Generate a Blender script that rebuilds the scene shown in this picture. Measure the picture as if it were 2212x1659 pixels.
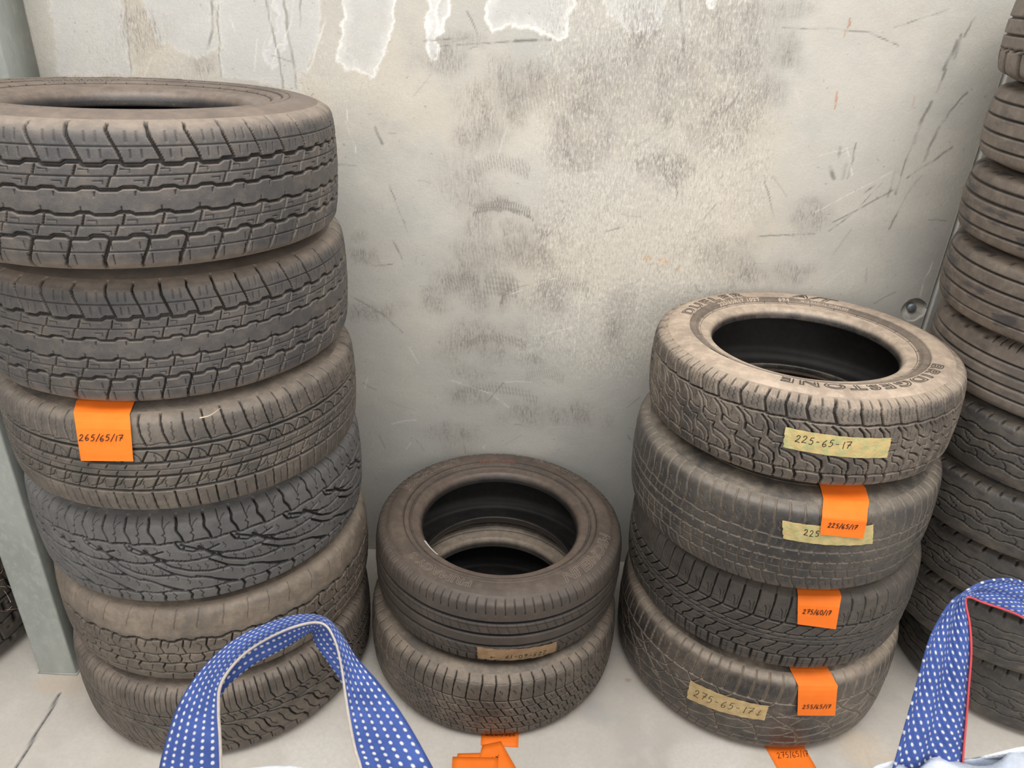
import bpy, bmesh, math, json
import numpy as np
from mathutils import Matrix, Vector, Euler
for _o in list(bpy.data.objects): bpy.data.objects.remove(_o)
SC = bpy.context.scene
COL = SC.collection
R_ = math.radians

# ------------------------------------------------------------------ camera
cam_data = bpy.data.cameras.new('camera')
camera = bpy.data.objects.new('camera', cam_data); COL.objects.link(camera)
PITCH, ROLL, CAM_H = R_(27.960), R_(2.887), 1.7794
fwd = np.array([0, math.cos(PITCH), -math.sin(PITCH)]); rt = np.array([1.0, 0, 0]); dn = np.cross(fwd, rt)
c_, s_ = math.cos(ROLL), math.sin(ROLL)
r2, d2 = c_*rt - s_*dn, s_*rt + c_*dn
camera.matrix_world = Matrix(((r2[0], -d2[0], -fwd[0], 0), (r2[1], -d2[1], -fwd[1], 0), (r2[2], -d2[2], -fwd[2], CAM_H), (0, 0, 0, 1)))
cam_data.sensor_width = 36.0
cam_data.lens = 1661/2212*36.0
cam_data.clip_start = 0.05
cam_data.dof.use_dof = True
cam_data.dof.focus_distance = 1.55
cam_data.dof.aperture_fstop = 11.0
SC.camera = camera
# ------------------------------------------------------------------ world, lights, exposure
w = bpy.data.worlds.new('hall_daylight'); SC.world = w; w.use_nodes = True
bg = w.node_tree.nodes['Background']; bg.inputs[0].default_value = (1.0, 0.985, 0.96, 1); bg.inputs[1].default_value = 0.55
def area(name, loc, target, size, size_y, power, col):
    l = bpy.data.lights.new(name, 'AREA'); l.shape = 'RECTANGLE'; l.size = size; l.size_y = size_y; l.energy = power; l.color = col
    o = bpy.data.objects.new(name, l); COL.objects.link(o); o.location = loc
    o.rotation_euler = (Vector(target) - Vector(loc)).to_track_quat('-Z', 'Y').to_euler()
area('roof_skylight', (0.1, 0.35, 3.9), (0.1, 1.7, 0.8), 4.5, 1.6, 125, (1.0, 0.975, 0.94))
area('open_roller_door', (0.6, -4.2, 2.6), (0.0, 1.9, 0.7), 5.0, 3.4, 140, (1.0, 0.975, 0.94))
SC.view_settings.view_transform = 'Standard'; SC.view_settings.look = 'None'
SC.view_settings.gamma = 1.0; SC.view_settings.use_curve_mapping = False
SC.view_settings.exposure = 0.25

DATA = json.loads('''{"tape":{"R1":[[-111.85,35.6],[-77.47,28.9],[-77.09,-19.0],[-111.27,-11.2]],"R2":[[-106.06,81.7],[-75.44,81.8],[-74.06,30.6],[-104.49,37.4]],"M1":[[-96.38,-36.6],[-62.16,-43.8],[-61.46,-90.0],[-95.96,-79.8]],"R4":[[-128.03,33.6],[-98.57,43.7],[-98.76,-8.3],[-127.97,-32.7]]},"card":{"L3":[[-0.8357,1.3117,1.0154],[-0.7336,1.3141,1.0178],[-0.8425,1.2824,1.0133],[-0.7304,1.2842,1.0158],[-0.8342,1.2551,1.0058],[-0.7267,1.2554,1.0078],[-0.7205,1.2225,0.9219],[-0.8233,1.2237,0.916],[-0.8261,1.2405,0.9976],[-0.7199,1.2402,1.0003],[-0.8227,1.2328,0.9841],[-0.7175,1.2322,0.9875],[-0.8216,1.2287,0.9682],[-0.7175,1.2286,0.9718],[-0.8218,1.226,0.948],[-0.7185,1.2258,0.9523],[-0.8224,1.2245,0.9323],[-0.7191,1.2235,0.9376]],"R2":[[0.6907,1.4365,0.8192],[0.781,1.4364,0.8206],[0.6897,1.4065,0.8161],[0.7899,1.4077,0.8176],[0.6848,1.3701,0.8112],[0.7846,1.3704,0.8098],[0.7739,1.3294,0.7409],[0.677,1.3246,0.75],[0.6801,1.3558,0.8064],[0.7786,1.3563,0.8042],[0.676,1.3425,0.8],[0.7732,1.3432,0.797],[0.6737,1.3331,0.791],[0.7708,1.3353,0.7862],[0.6743,1.3282,0.7759],[0.7717,1.3325,0.7685],[0.6755,1.3261,0.7632],[0.7724,1.3303,0.7553]],"R3":[[0.6929,1.4054,0.547],[0.7847,1.4079,0.5471],[0.6888,1.3757,0.5441],[0.7892,1.3782,0.5441],[0.6875,1.3644,0.5389],[0.7899,1.3679,0.5396],[0.7884,1.3448,0.4588],[0.6956,1.3444,0.4691],[0.6866,1.3569,0.5318],[0.7863,1.3586,0.532],[0.6871,1.3517,0.5217],[0.7846,1.3521,0.5207],[0.6889,1.3492,0.5091],[0.7848,1.349,0.5064],[0.6913,1.3467,0.4937],[0.7861,1.347,0.4877],[0.6935,1.3456,0.4814],[0.7873,1.3459,0.4733]],"R4":[[0.7309,1.4119,0.284],[0.822,1.4161,0.2821],[0.7296,1.3819,0.2809],[0.8292,1.3869,0.2791],[0.7444,1.348,0.2618],[0.8432,1.3628,0.2633],[0.8546,1.3519,0.1713],[0.7585,1.3361,0.17],[0.7449,1.3432,0.2507],[0.8421,1.3564,0.2541],[0.7468,1.3403,0.2363],[0.8435,1.3537,0.2395],[0.7493,1.3385,0.2205],[0.8456,1.3522,0.2236],[0.7526,1.3369,0.2012],[0.8489,1.3516,0.2034],[0.7552,1.336,0.1863],[0.8512,1.3509,0.1884]]},"floor":{"a":[[0.729,1.366],[0.834,1.379],[0.844,1.315],[0.742,1.309]],"b1":[[-0.032,1.365],[0.069,1.371],[0.068,1.326],[-0.03,1.327]],"b2":[[-0.026,1.328],[0.019,1.33],[0.06,1.255],[-0.072,1.298]],"b3":[[-0.104,1.292],[0.013,1.296],[0.015,1.217],[-0.1,1.211]]},"loopL":[[[-0.3913,0.5592,0.9132],[-0.3141,0.5585,0.9204],[-0.3298,0.5783,0.8896]],[[-0.3892,0.5747,0.9426],[-0.3158,0.5739,0.9495],[-0.3315,0.5943,0.9196]],[[-0.3827,0.5899,0.9711],[-0.3188,0.5913,0.9822],[-0.336,0.6096,0.9486]],[[-0.3712,0.6093,1.0076],[-0.3219,0.6051,1.0083],[-0.3368,0.6227,0.9732]],[[-0.3478,0.6289,1.0445],[-0.3207,0.6196,1.0356],[-0.3306,0.6373,1.0007]],[[-0.3154,0.6449,1.0747],[-0.3023,0.6337,1.0622],[-0.2986,0.6525,1.0293]],[[-0.2785,0.6555,1.0946],[-0.2737,0.6448,1.083],[-0.2634,0.6628,1.0487]],[[-0.2372,0.6586,1.1111],[-0.2355,0.6498,1.1032],[-0.2351,0.6682,1.0695]],[[-0.2037,0.6544,1.1139],[-0.2051,0.6484,1.1112],[-0.2236,0.6674,1.0787]],[[-0.1813,0.6417,1.1007],[-0.1888,0.6371,1.1006],[-0.2161,0.6562,1.0682]],[[-0.1608,0.6254,1.0806],[-0.1778,0.6196,1.0783],[-0.2008,0.6432,1.0544]],[[-0.136,0.61,1.0623],[-0.1703,0.6002,1.0524],[-0.1821,0.6278,1.0361]],[[-0.1101,0.5924,1.0397],[-0.1631,0.5823,1.0292],[-0.1718,0.6088,1.011]],[[-0.0869,0.5736,1.0151],[-0.1543,0.5645,1.0064],[-0.162,0.5879,0.9823]],[[-0.0683,0.5564,0.9933],[-0.1463,0.5519,0.9934],[-0.1528,0.5725,0.964]],[[-0.0523,0.5419,0.966],[-0.1395,0.5373,0.9659],[-0.1448,0.5574,0.9355]]],"loopR":[[[0.4513,0.5714,0.979],[0.5375,0.5735,0.9828]],[[0.4586,0.5826,0.9999],[0.5373,0.5904,1.0147]],[[0.4703,0.6067,1.0454],[0.5386,0.6083,1.0485]],[[0.4812,0.6291,1.0876],[0.5396,0.6282,1.086]],[[0.4907,0.6485,1.1241],[0.5404,0.6457,1.1188]],[[0.5024,0.6636,1.142],[0.5402,0.6643,1.1432]],[[0.5211,0.6801,1.1623],[0.5371,0.6805,1.163]],[[0.5499,0.6964,1.1717],[0.5411,0.6831,1.168]],[[0.5829,0.7089,1.1739],[0.5616,0.6885,1.1569]],[[0.6237,0.7162,1.1664],[0.6191,0.6884,1.1353]],[[0.6754,0.7137,1.1404],[0.654,0.6823,1.1026]],[[0.7194,0.6957,1.0851],[0.6801,0.6692,1.0564]],[[0.7513,0.6619,1.0215],[0.6939,0.6458,1.0125]],[[0.7731,0.6173,0.9374],[0.6922,0.609,0.9431]]],"poly":[[[-0.628,1.7],[-0.623,1.639],[-0.666,1.582],[-0.644,1.542],[-0.606,1.603],[-0.571,1.703]],[[-0.456,1.708],[-0.467,1.604],[-0.481,1.577],[-0.461,1.556],[-0.427,1.55],[-0.404,1.534],[-0.388,1.538],[-0.383,1.56],[-0.354,1.61],[-0.333,1.673],[-0.321,1.714]],[[-0.246,1.718],[-0.242,1.641],[-0.233,1.631],[-0.216,1.656],[-0.193,1.7],[-0.19,1.72]],[[-0.104,1.724],[-0.106,1.668],[-0.09,1.65],[-0.068,1.663],[-0.051,1.671],[-0.0,1.673],[0.024,1.658],[0.059,1.648],[0.078,1.653],[0.1,1.703],[0.116,1.734]],[[0.175,1.737],[0.184,1.704],[0.213,1.7],[0.231,1.668],[0.267,1.672],[0.29,1.669],[0.321,1.693],[0.348,1.744]],[[0.425,1.748],[0.431,1.734],[0.444,1.737],[0.447,1.749]],[[-0.247,1.602],[-0.249,1.591],[-0.238,1.582],[-0.226,1.592],[-0.229,1.603]],[[-0.952,1.686],[-0.939,1.635],[-0.923,1.594],[-0.874,1.575],[-0.817,1.561],[-0.781,1.59],[-0.773,1.694]],[[-0.764,1.694],[-0.779,1.519],[-0.589,1.501],[-0.522,1.612],[-0.49,1.707]],[[-1.181,1.675],[-1.179,1.614],[-1.198,1.505],[-1.007,1.514],[-0.995,1.684]]],"blob":{"dark":[[-0.112,1.398,0.053,0.029],[-0.102,1.234,0.055,0.024],[-0.117,1.062,0.055,0.055],[-0.155,1.011,0.066,0.046],[0.037,1.13,0.072,0.059],[0.033,1.083,0.066,0.033],[-0.235,0.936,0.037,0.029],[-0.114,0.943,0.039,0.026],[0.087,0.946,0.059,0.039],[-0.035,0.976,0.02,0.039],[-0.111,0.81,0.079,0.059],[0.05,0.765,0.039,0.018],[-0.115,0.704,0.063,0.021],[-0.121,0.636,0.059,0.033],[0.039,0.571,0.046,0.034],[-0.17,0.474,0.066,0.033],[0.012,1.562,0.079,0.033],[0.002,1.529,0.066,0.033],[-0.09,1.468,0.079,0.053],[-0.164,1.629,0.079,0.016],[0.634,1.655,0.033,0.026],[0.616,1.547,0.039,0.029],[0.63,1.623,0.046,0.024],[0.791,1.215,0.037,0.039],[0.655,1.068,0.063,0.042],[0.777,1.075,0.037,0.026],[0.578,1.132,0.066,0.039],[0.294,0.892,0.039,0.079],[0.267,1.67,0.039,0.079],[0.497,1.659,0.079,0.092],[0.361,1.568,0.079,0.092],[0.187,1.56,0.066,0.066],[0.176,1.435,0.079,0.079],[0.462,1.73,0.079,0.026],[0.12,1.374,0.053,0.039],[0.356,1.349,0.066,0.039],[0.617,1.737,0.053,0.02],[-0.159,1.287,0.066,0.053],[-0.21,1.584,0.053,0.024],[-0.97,1.623,0.053,0.039],[-0.831,1.544,0.026,0.02],[-0.106,1.163,0.039,0.046],[-0.441,1.119,0.018,0.013],[-0.431,1.052,0.053,0.024],[-0.425,0.897,0.066,0.026],[0.177,0.571,0.079,0.039],[0.53,1.475,0.079,0.079]],"warm":[[-1.123,1.552,0.053,0.158],[-0.966,1.581,0.066,0.158],[-0.588,1.375,0.105,0.131],[0.018,1.462,0.184,0.118],[0.446,1.402,0.158,0.158],[0.609,1.433,0.066,0.079],[0.105,1.08,0.197,0.118],[-0.222,1.451,0.158,0.079],[0.421,1.15,0.236,0.118],[-0.361,1.588,0.079,0.158],[0.588,1.287,0.131,0.158]],"light":[[-0.037,1.342,0.263,0.197],[0.345,1.237,0.197,0.197],[0.159,0.885,0.118,0.066],[0.522,1.382,0.079,0.079],[0.075,0.462,0.079,0.039],[0.179,0.973,0.105,0.033],[0.859,1.445,0.197,0.263],[0.045,1.405,0.066,0.039]],"rust":[[0.363,1.096,0.013,0.008],[0.409,1.092,0.013,0.009],[0.451,1.071,0.007,0.007]]},"line":{"scr":[[[[1.069,1.739],[1.061,1.696]],0.0026],[[[1.051,1.7],[1.048,1.648]],0.0039],[[[1.045,1.687],[1.033,1.621]],0.0039],[[[1.039,1.621],[1.032,1.567]],0.0033],[[[1.024,1.544],[1.009,1.487],[1.011,1.441]],0.0039],[[[1.007,1.464],[1.001,1.369],[1.0,1.308]],0.0023],[[[0.983,1.368],[0.981,1.332],[0.98,1.301]],0.0026],[[[1.107,1.57],[1.076,1.519],[1.063,1.484]],0.0026],[[[1.063,1.484],[1.054,1.437],[1.048,1.396]],0.0039],[[[1.11,1.437],[1.076,1.403],[1.051,1.384],[1.018,1.352]],0.0023],[[[1.052,1.36],[1.03,1.31],[1.007,1.213]],0.0026],[[[0.938,1.33],[0.918,1.31]],0.0026],[[[0.99,1.32],[0.917,1.266],[0.852,1.225]],0.002],[[[0.955,1.337],[0.907,1.259],[0.846,1.199]],0.0016],[[[0.438,1.448],[0.454,1.39]],0.0013],[[[0.399,1.375],[0.419,1.266]],0.002],[[[0.411,1.388],[0.437,1.248]],0.0013],[[[0.339,1.384],[0.356,1.349]],0.002],[[[0.771,1.723],[0.773,1.708]],0.001],[[[0.862,1.434],[0.86,1.344]],0.002],[[[0.824,1.422],[0.825,1.397]],0.0039],[[[0.811,1.372],[0.824,1.342]],0.0053],[[[0.849,1.38],[0.846,1.343]],0.0046],[[[-0.154,1.697],[-0.127,1.646]],0.0016],[[[-0.391,1.413],[-0.374,1.373]],0.0039],[[[-0.262,1.626],[-0.153,1.638]],0.0026],[[[-0.222,1.616],[-0.05,1.634],[0.042,1.644]],0.002],[[[-0.035,1.637],[0.053,1.643]],0.0033],[[[0.121,1.2],[0.072,1.143]],0.001],[[[-0.01,1.019],[-0.04,0.94]],0.0059],[[[0.372,0.514],[0.39,0.481]],0.0013],[[[0.359,1.745],[0.381,1.633]],0.0033],[[[0.239,1.167],[0.289,1.183]],0.002],[[[0.517,1.671],[0.529,1.608]],0.0013],[[[-0.351,1.11],[-0.326,1.058]],0.002],[[[-0.359,1.265],[-0.312,1.139]],0.0013],[[[0.64,1.339],[0.687,1.229]],0.0013],[[[0.882,1.708],[0.943,1.731],[1.003,1.754]],0.001],[[[0.615,1.696],[0.738,1.699],[0.829,1.695],[0.904,1.67]],0.001],[[[0.66,1.176],[0.81,1.19]],0.002],[[[-0.419,1.032],[-0.353,1.042]],0.0009],[[[-0.477,0.938],[-0.384,0.884],[-0.331,0.828]],0.0008]],"ray":[[[[-0.765,1.694],[-0.779,1.519]],0.0016],[[[-0.781,1.694],[-0.782,1.632],[-0.803,1.583]],0.0033],[[[-0.645,1.7],[-0.628,1.586],[-0.622,1.499]],0.0026],[[[-0.603,1.702],[-0.595,1.588],[-0.589,1.501]],0.0033],[[[-0.56,1.704],[-0.568,1.642]],0.002],[[[-0.992,1.684],[-1.009,1.509]],0.0008]],"white":[[[[-0.628,1.7],[-0.64,1.638],[-0.668,1.584],[-0.663,1.563],[-0.646,1.542]],0.0016],[[[-0.577,1.703],[-0.594,1.64],[-0.612,1.603],[-0.627,1.599],[-0.642,1.564],[-0.65,1.542]],0.0016],[[[-0.501,1.665],[-0.524,1.607],[-0.547,1.558],[-0.579,1.501]],0.002],[[[-0.462,1.479],[-0.463,1.416],[-0.443,1.346]],0.0013],[[[1.185,1.083],[1.183,0.917]],0.0016],[[[1.193,1.069],[1.194,0.822]],0.0008],[[[1.154,1.125],[1.145,1.067],[1.147,1.025]],0.002],[[[-0.74,1.665],[-0.728,1.624]],0.0013],[[[0.841,1.421],[0.871,1.351]],0.0013],[[[0.796,1.248],[0.914,1.328],[0.977,1.368]],0.0013],[[[0.108,1.025],[-0.034,0.961]],0.001],[[[0.093,0.851],[0.213,0.888],[0.29,0.936]],0.0013],[[[-0.852,0.946],[-0.879,0.843]],0.0013],[[[-0.193,0.681],[-0.064,0.639],[-0.005,0.594]],0.0008],[[[0.18,0.796],[0.185,1.084]],0.001],[[[0.358,1.039],[0.348,0.895]],0.001]],"rustl":[[[[0.772,1.725],[0.77,1.684]],0.0016],[[[0.782,1.557],[0.789,1.517]],0.002],[[[0.976,1.558],[0.978,1.52]],0.0013]]},"T":{"L6":[-0.7744,1.6315,0.1216,0.3934,0.2446,-0.0009,-0.0021],"L5":[-0.7775,1.6534,0.3668,0.3961,0.2429,-0.0051,-0.0025],"L4":[-0.7838,1.6521,0.6221,0.3962,0.2561,0.0071,-0.01],"L3":[-0.7655,1.6087,0.8833,0.3851,0.2399,-0.0312,-0.0014],"L2":[-0.7802,1.629,1.1445,0.3889,0.2631,-0.0077,0.0069],"L1":[-0.7748,1.5707,1.4172,0.3904,0.2583,-0.0463,0.0078],"M2":[-0.0196,1.6969,0.1103,0.3553,0.222,0.0003,-0.0003],"M1":[-0.0147,1.7285,0.3362,0.3467,0.2232,0.0014,0.0075],"R4":[0.7444,1.7291,0.1429,0.3884,0.282,0.0011,-0.0003],"R3":[0.7353,1.7251,0.4203,0.3793,0.259,-0.0038,0.0127],"R2":[0.7021,1.6998,0.6875,0.3735,0.2516,0.004,-0.0159],"R1":[0.705,1.7108,0.9355,0.3602,0.2208,-0.0336,-0.0174],"T10":[1.548,1.7384,0.1064,0.3266,0.2119,-0.0053,-0.0091],"T9":[1.4611,1.75,0.3124,0.3319,0.1914,-0.0108,-0.0043],"T8":[1.4498,1.7311,0.4967,0.3372,0.1738,-0.0065,-0.0044],"T7":[1.4097,1.7313,0.6725,0.3385,0.1795,-0.0065,-0.0045],"T6":[1.4132,1.7245,0.8492,0.3407,0.1746,-0.0062,-0.0044],"T5":[1.3999,1.7367,1.0247,0.3402,0.1776,-0.0062,-0.0043],"T4":[1.373,1.7174,1.2009,0.3446,0.1756,-0.0062,-0.0043],"T3":[1.3652,1.7154,1.3726,0.3452,0.169,-0.0061,-0.0042],"T2":[1.3551,1.7036,1.5421,0.3448,0.1713,-0.0061,-0.0042],"T1":[1.3355,1.6972,1.726,0.346,0.1979,-0.0061,-0.0042]}}''')

# ------------------------------------------------------------------ helpers
RNG = np.random.RandomState(7)
LAT = RNG.rand(256, 256)
def vn(x, y, s=0):
    x = np.asarray(x, float) + s*17.31; y = np.asarray(y, float) + s*9.77
    xi = np.floor(x).astype(int); yi = np.floor(y).astype(int); fx = x-xi; fy = y-yi
    fx = fx*fx*(3-2*fx); fy = fy*fy*(3-2*fy)
    a = LAT[xi & 255, yi & 255]; b = LAT[(xi+1) & 255, yi & 255]; c = LAT[xi & 255, (yi+1) & 255]; d = LAT[(xi+1) & 255, (yi+1) & 255]
    return (a*(1-fx)+b*fx)*(1-fy) + (c*(1-fx)+d*fx)*fy
def fbm(x, y, s=0, n=4):
    t = 0; a = 0.5; k = 1.0; m = 0
    for i in range(n):
        t = t + a*vn(x*k, y*k, s+i*3); m += a; a *= 0.55; k *= 2.03
    return t/m
def sstep(a, b, x):
    t = np.clip((x-a)/(b-a), 0, 1); return t*t*(3-2*t)
def seg_dist(x, y, pts):
    d = np.full(x.shape, 1e9)
    for (ax, ay), (bx, by) in zip(pts[:-1], pts[1:]):
        vx, vy = bx-ax, by-ay; L = vx*vx+vy*vy+1e-12
        t = np.clip(((x-ax)*vx+(y-ay)*vy)/L, 0, 1)
        d = np.minimum(d, np.hypot(x-ax-t*vx, y-ay-t*vy))
    return d
def inside(x, y, P):
    r = np.zeros(x.shape, bool)
    n = len(P)
    for i in range(n):
        x1, y1 = P[i]; x2, y2 = P[(i+1) % n]
        if y1 == y2: continue
        c = ((y1 > y) != (y2 > y)) & (x < (x2-x1)*(y-y1)/(y2-y1)+x1)
        r ^= c
    return r
def grid_faces(nr, nc, wrap_c=False, wrap_r=False):
    ra = np.arange(nr if wrap_r else nr-1); ca = np.arange(nc if wrap_c else nc-1)
    A, B = np.meshgrid(ra, ca, indexing='ij')
    A2 = (A+1) % nr; B2 = (B+1) % nc
    return np.stack([A*nc+B, A*nc+B2, A2*nc+B2, A2*nc+B], -1).reshape(-1, 4)
def mesh_np(name, V, Fq, mat=None, parent=None, attrs=None, smooth=True, uv=None):
    V = np.asarray(V, np.float32).reshape(-1, 3); Fq = np.asarray(Fq, np.int32)
    me = bpy.data.meshes.new(name)
    me.vertices.add(len(V)); me.vertices.foreach_set('co', V.ravel())
    k = Fq.shape[1]
    me.loops.add(Fq.size); me.loops.foreach_set('vertex_index', Fq.ravel())
    me.polygons.add(len(Fq)); me.polygons.foreach_set('loop_start', np.arange(0, Fq.size, k, dtype=np.int32))
    me.polygons.foreach_set('loop_total', np.full(len(Fq), k, np.int32))
    me.update(calc_edges=True)
    if smooth: me.polygons.foreach_set('use_smooth', np.ones(len(Fq), bool))
    for n, a in (attrs or {}).items():
        a = np.asarray(a, np.float32)
        if a.ndim == 1 or a.shape[-1] == 1:
            at = me.attributes.new(n, 'FLOAT', 'POINT'); at.data.foreach_set('value', a.ravel())
        else:
            at = me.attributes.new(n, 'FLOAT_COLOR', 'POINT')
            q = np.ones((len(V), 4), np.float32); q[:, :3] = a.reshape(-1, 3); at.data.foreach_set('color', q.ravel())
    if uv is not None:
        l = me.uv_layers.new(name='weave'); l.data.foreach_set('uv', np.asarray(uv, np.float32).reshape(-1, 2)[Fq.ravel()].ravel())
    if mat: me.materials.append(mat)
    o = bpy.data.objects.new(name, me); COL.objects.link(o)
    if parent: o.parent = parent
    return o
def empty(name, loc, rot=(0, 0, 0)):
    o = bpy.data.objects.new(name, None); COL.objects.link(o); o.location = loc; o.rotation_euler = rot
    o.empty_display_size = 0.1; return o
def tag(o, label, cat, group=None):
    o['label'] = label; o['category'] = cat
    if group: o['group'] = group
    return o
def struct(o): o['kind'] = 'structure'; return o
def grid_obj(name, P, mat, parent=None, **k):
    P = np.asarray(P); return mesh_np(name, P.reshape(-1, 3), grid_faces(P.shape[0], P.shape[1]), mat, parent, **k)
class NT:
    def __init__(s, name, rough=0.7, spec=0.3):
        s.m = bpy.data.materials.new(name); s.m.use_nodes = True; s.t = s.m.node_tree; s.n = s.t.nodes
        s.b = s.n['Principled BSDF']; s.b.inputs['Roughness'].default_value = rough; s.b.inputs['Specular IOR Level'].default_value = spec
        s.co = s.n.new('ShaderNodeTexCoord')
    def link(s, a, b): s.t.links.new(a, b)
    def noise(s, scale, detail=4, rough=0.6, vec=None, stretch=None, coord='Object'):
        n = s.n.new('ShaderNodeTexNoise'); n.inputs['Scale'].default_value = scale; n.inputs['Detail'].default_value = detail; n.inputs['Roughness'].default_value = rough
        v = vec or s.co.outputs[coord]
        if stretch:
            m = s.n.new('ShaderNodeMapping'); m.inputs['Scale'].default_value = stretch; s.link(v, m.inputs[0]); v = m.outputs[0]
        s.link(v, n.inputs['Vector']); return n.outputs['Fac']
    def ramp(s, f, a, b, lo=0.0, hi=1.0):
        r = s.n.new('ShaderNodeMapRange'); r.inputs[1].default_value = a; r.inputs[2].default_value = b; r.inputs[3].default_value = lo; r.inputs[4].default_value = hi
        s.link(f, r.inputs[0]); return r.outputs[0]
    def math(s, op, a, b=None):
        n = s.n.new('ShaderNodeMath'); n.operation = op
        for i, v in enumerate([a, b]):
            if v is None: continue
            if isinstance(v, (int, float)): n.inputs[i].default_value = v
            else: s.link(v, n.inputs[i])
        return n.outputs[0]
    def mix(s, f, a, b, mode='MIX'):
        n = s.n.new('ShaderNodeMix'); n.data_type = 'RGBA'; n.blend_type = mode
        for i, v in ((0, f), (6, a), (7, b)):
            if isinstance(v, (int, float)): n.inputs[i].default_value = v
            elif isinstance(v, tuple): n.inputs[i].default_value = (*v, 1) if len(v) == 3 else v
            else: s.link(v, n.inputs[i])
        return n.outputs[2]
    def attr(s, name, out='Fac'):
        n = s.n.new('ShaderNodeAttribute'); n.attribute_name = name; return n.outputs[out]
    def color(s, c):
        if isinstance(c, tuple): s.b.inputs['Base Color'].default_value = (*c, 1)
        else: s.link(c, s.b.inputs['Base Color'])
    def bump(s, h, dist=0.001, strength=1.0):
        n = s.n.new('ShaderNodeBump'); n.inputs['Distance'].default_value = dist; n.inputs['Strength'].default_value = strength
        s.link(h, n.inputs['Height']); s.link(n.outputs[0], s.b.inputs['Normal'])
def plain(name, c, rough=0.6, spec=0.3, bumps=0, nscale=60, var=0.1):
    t = NT(name, rough, spec); f = t.noise(nscale)
    t.color(t.mix(t.ramp(f, .3, .7), tuple(x*(1-var) for x in c), tuple(min(1, x*(1+var)) for x in c)))
    if bumps: t.bump(t.noise(nscale*6), bumps)
    return t.m

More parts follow.
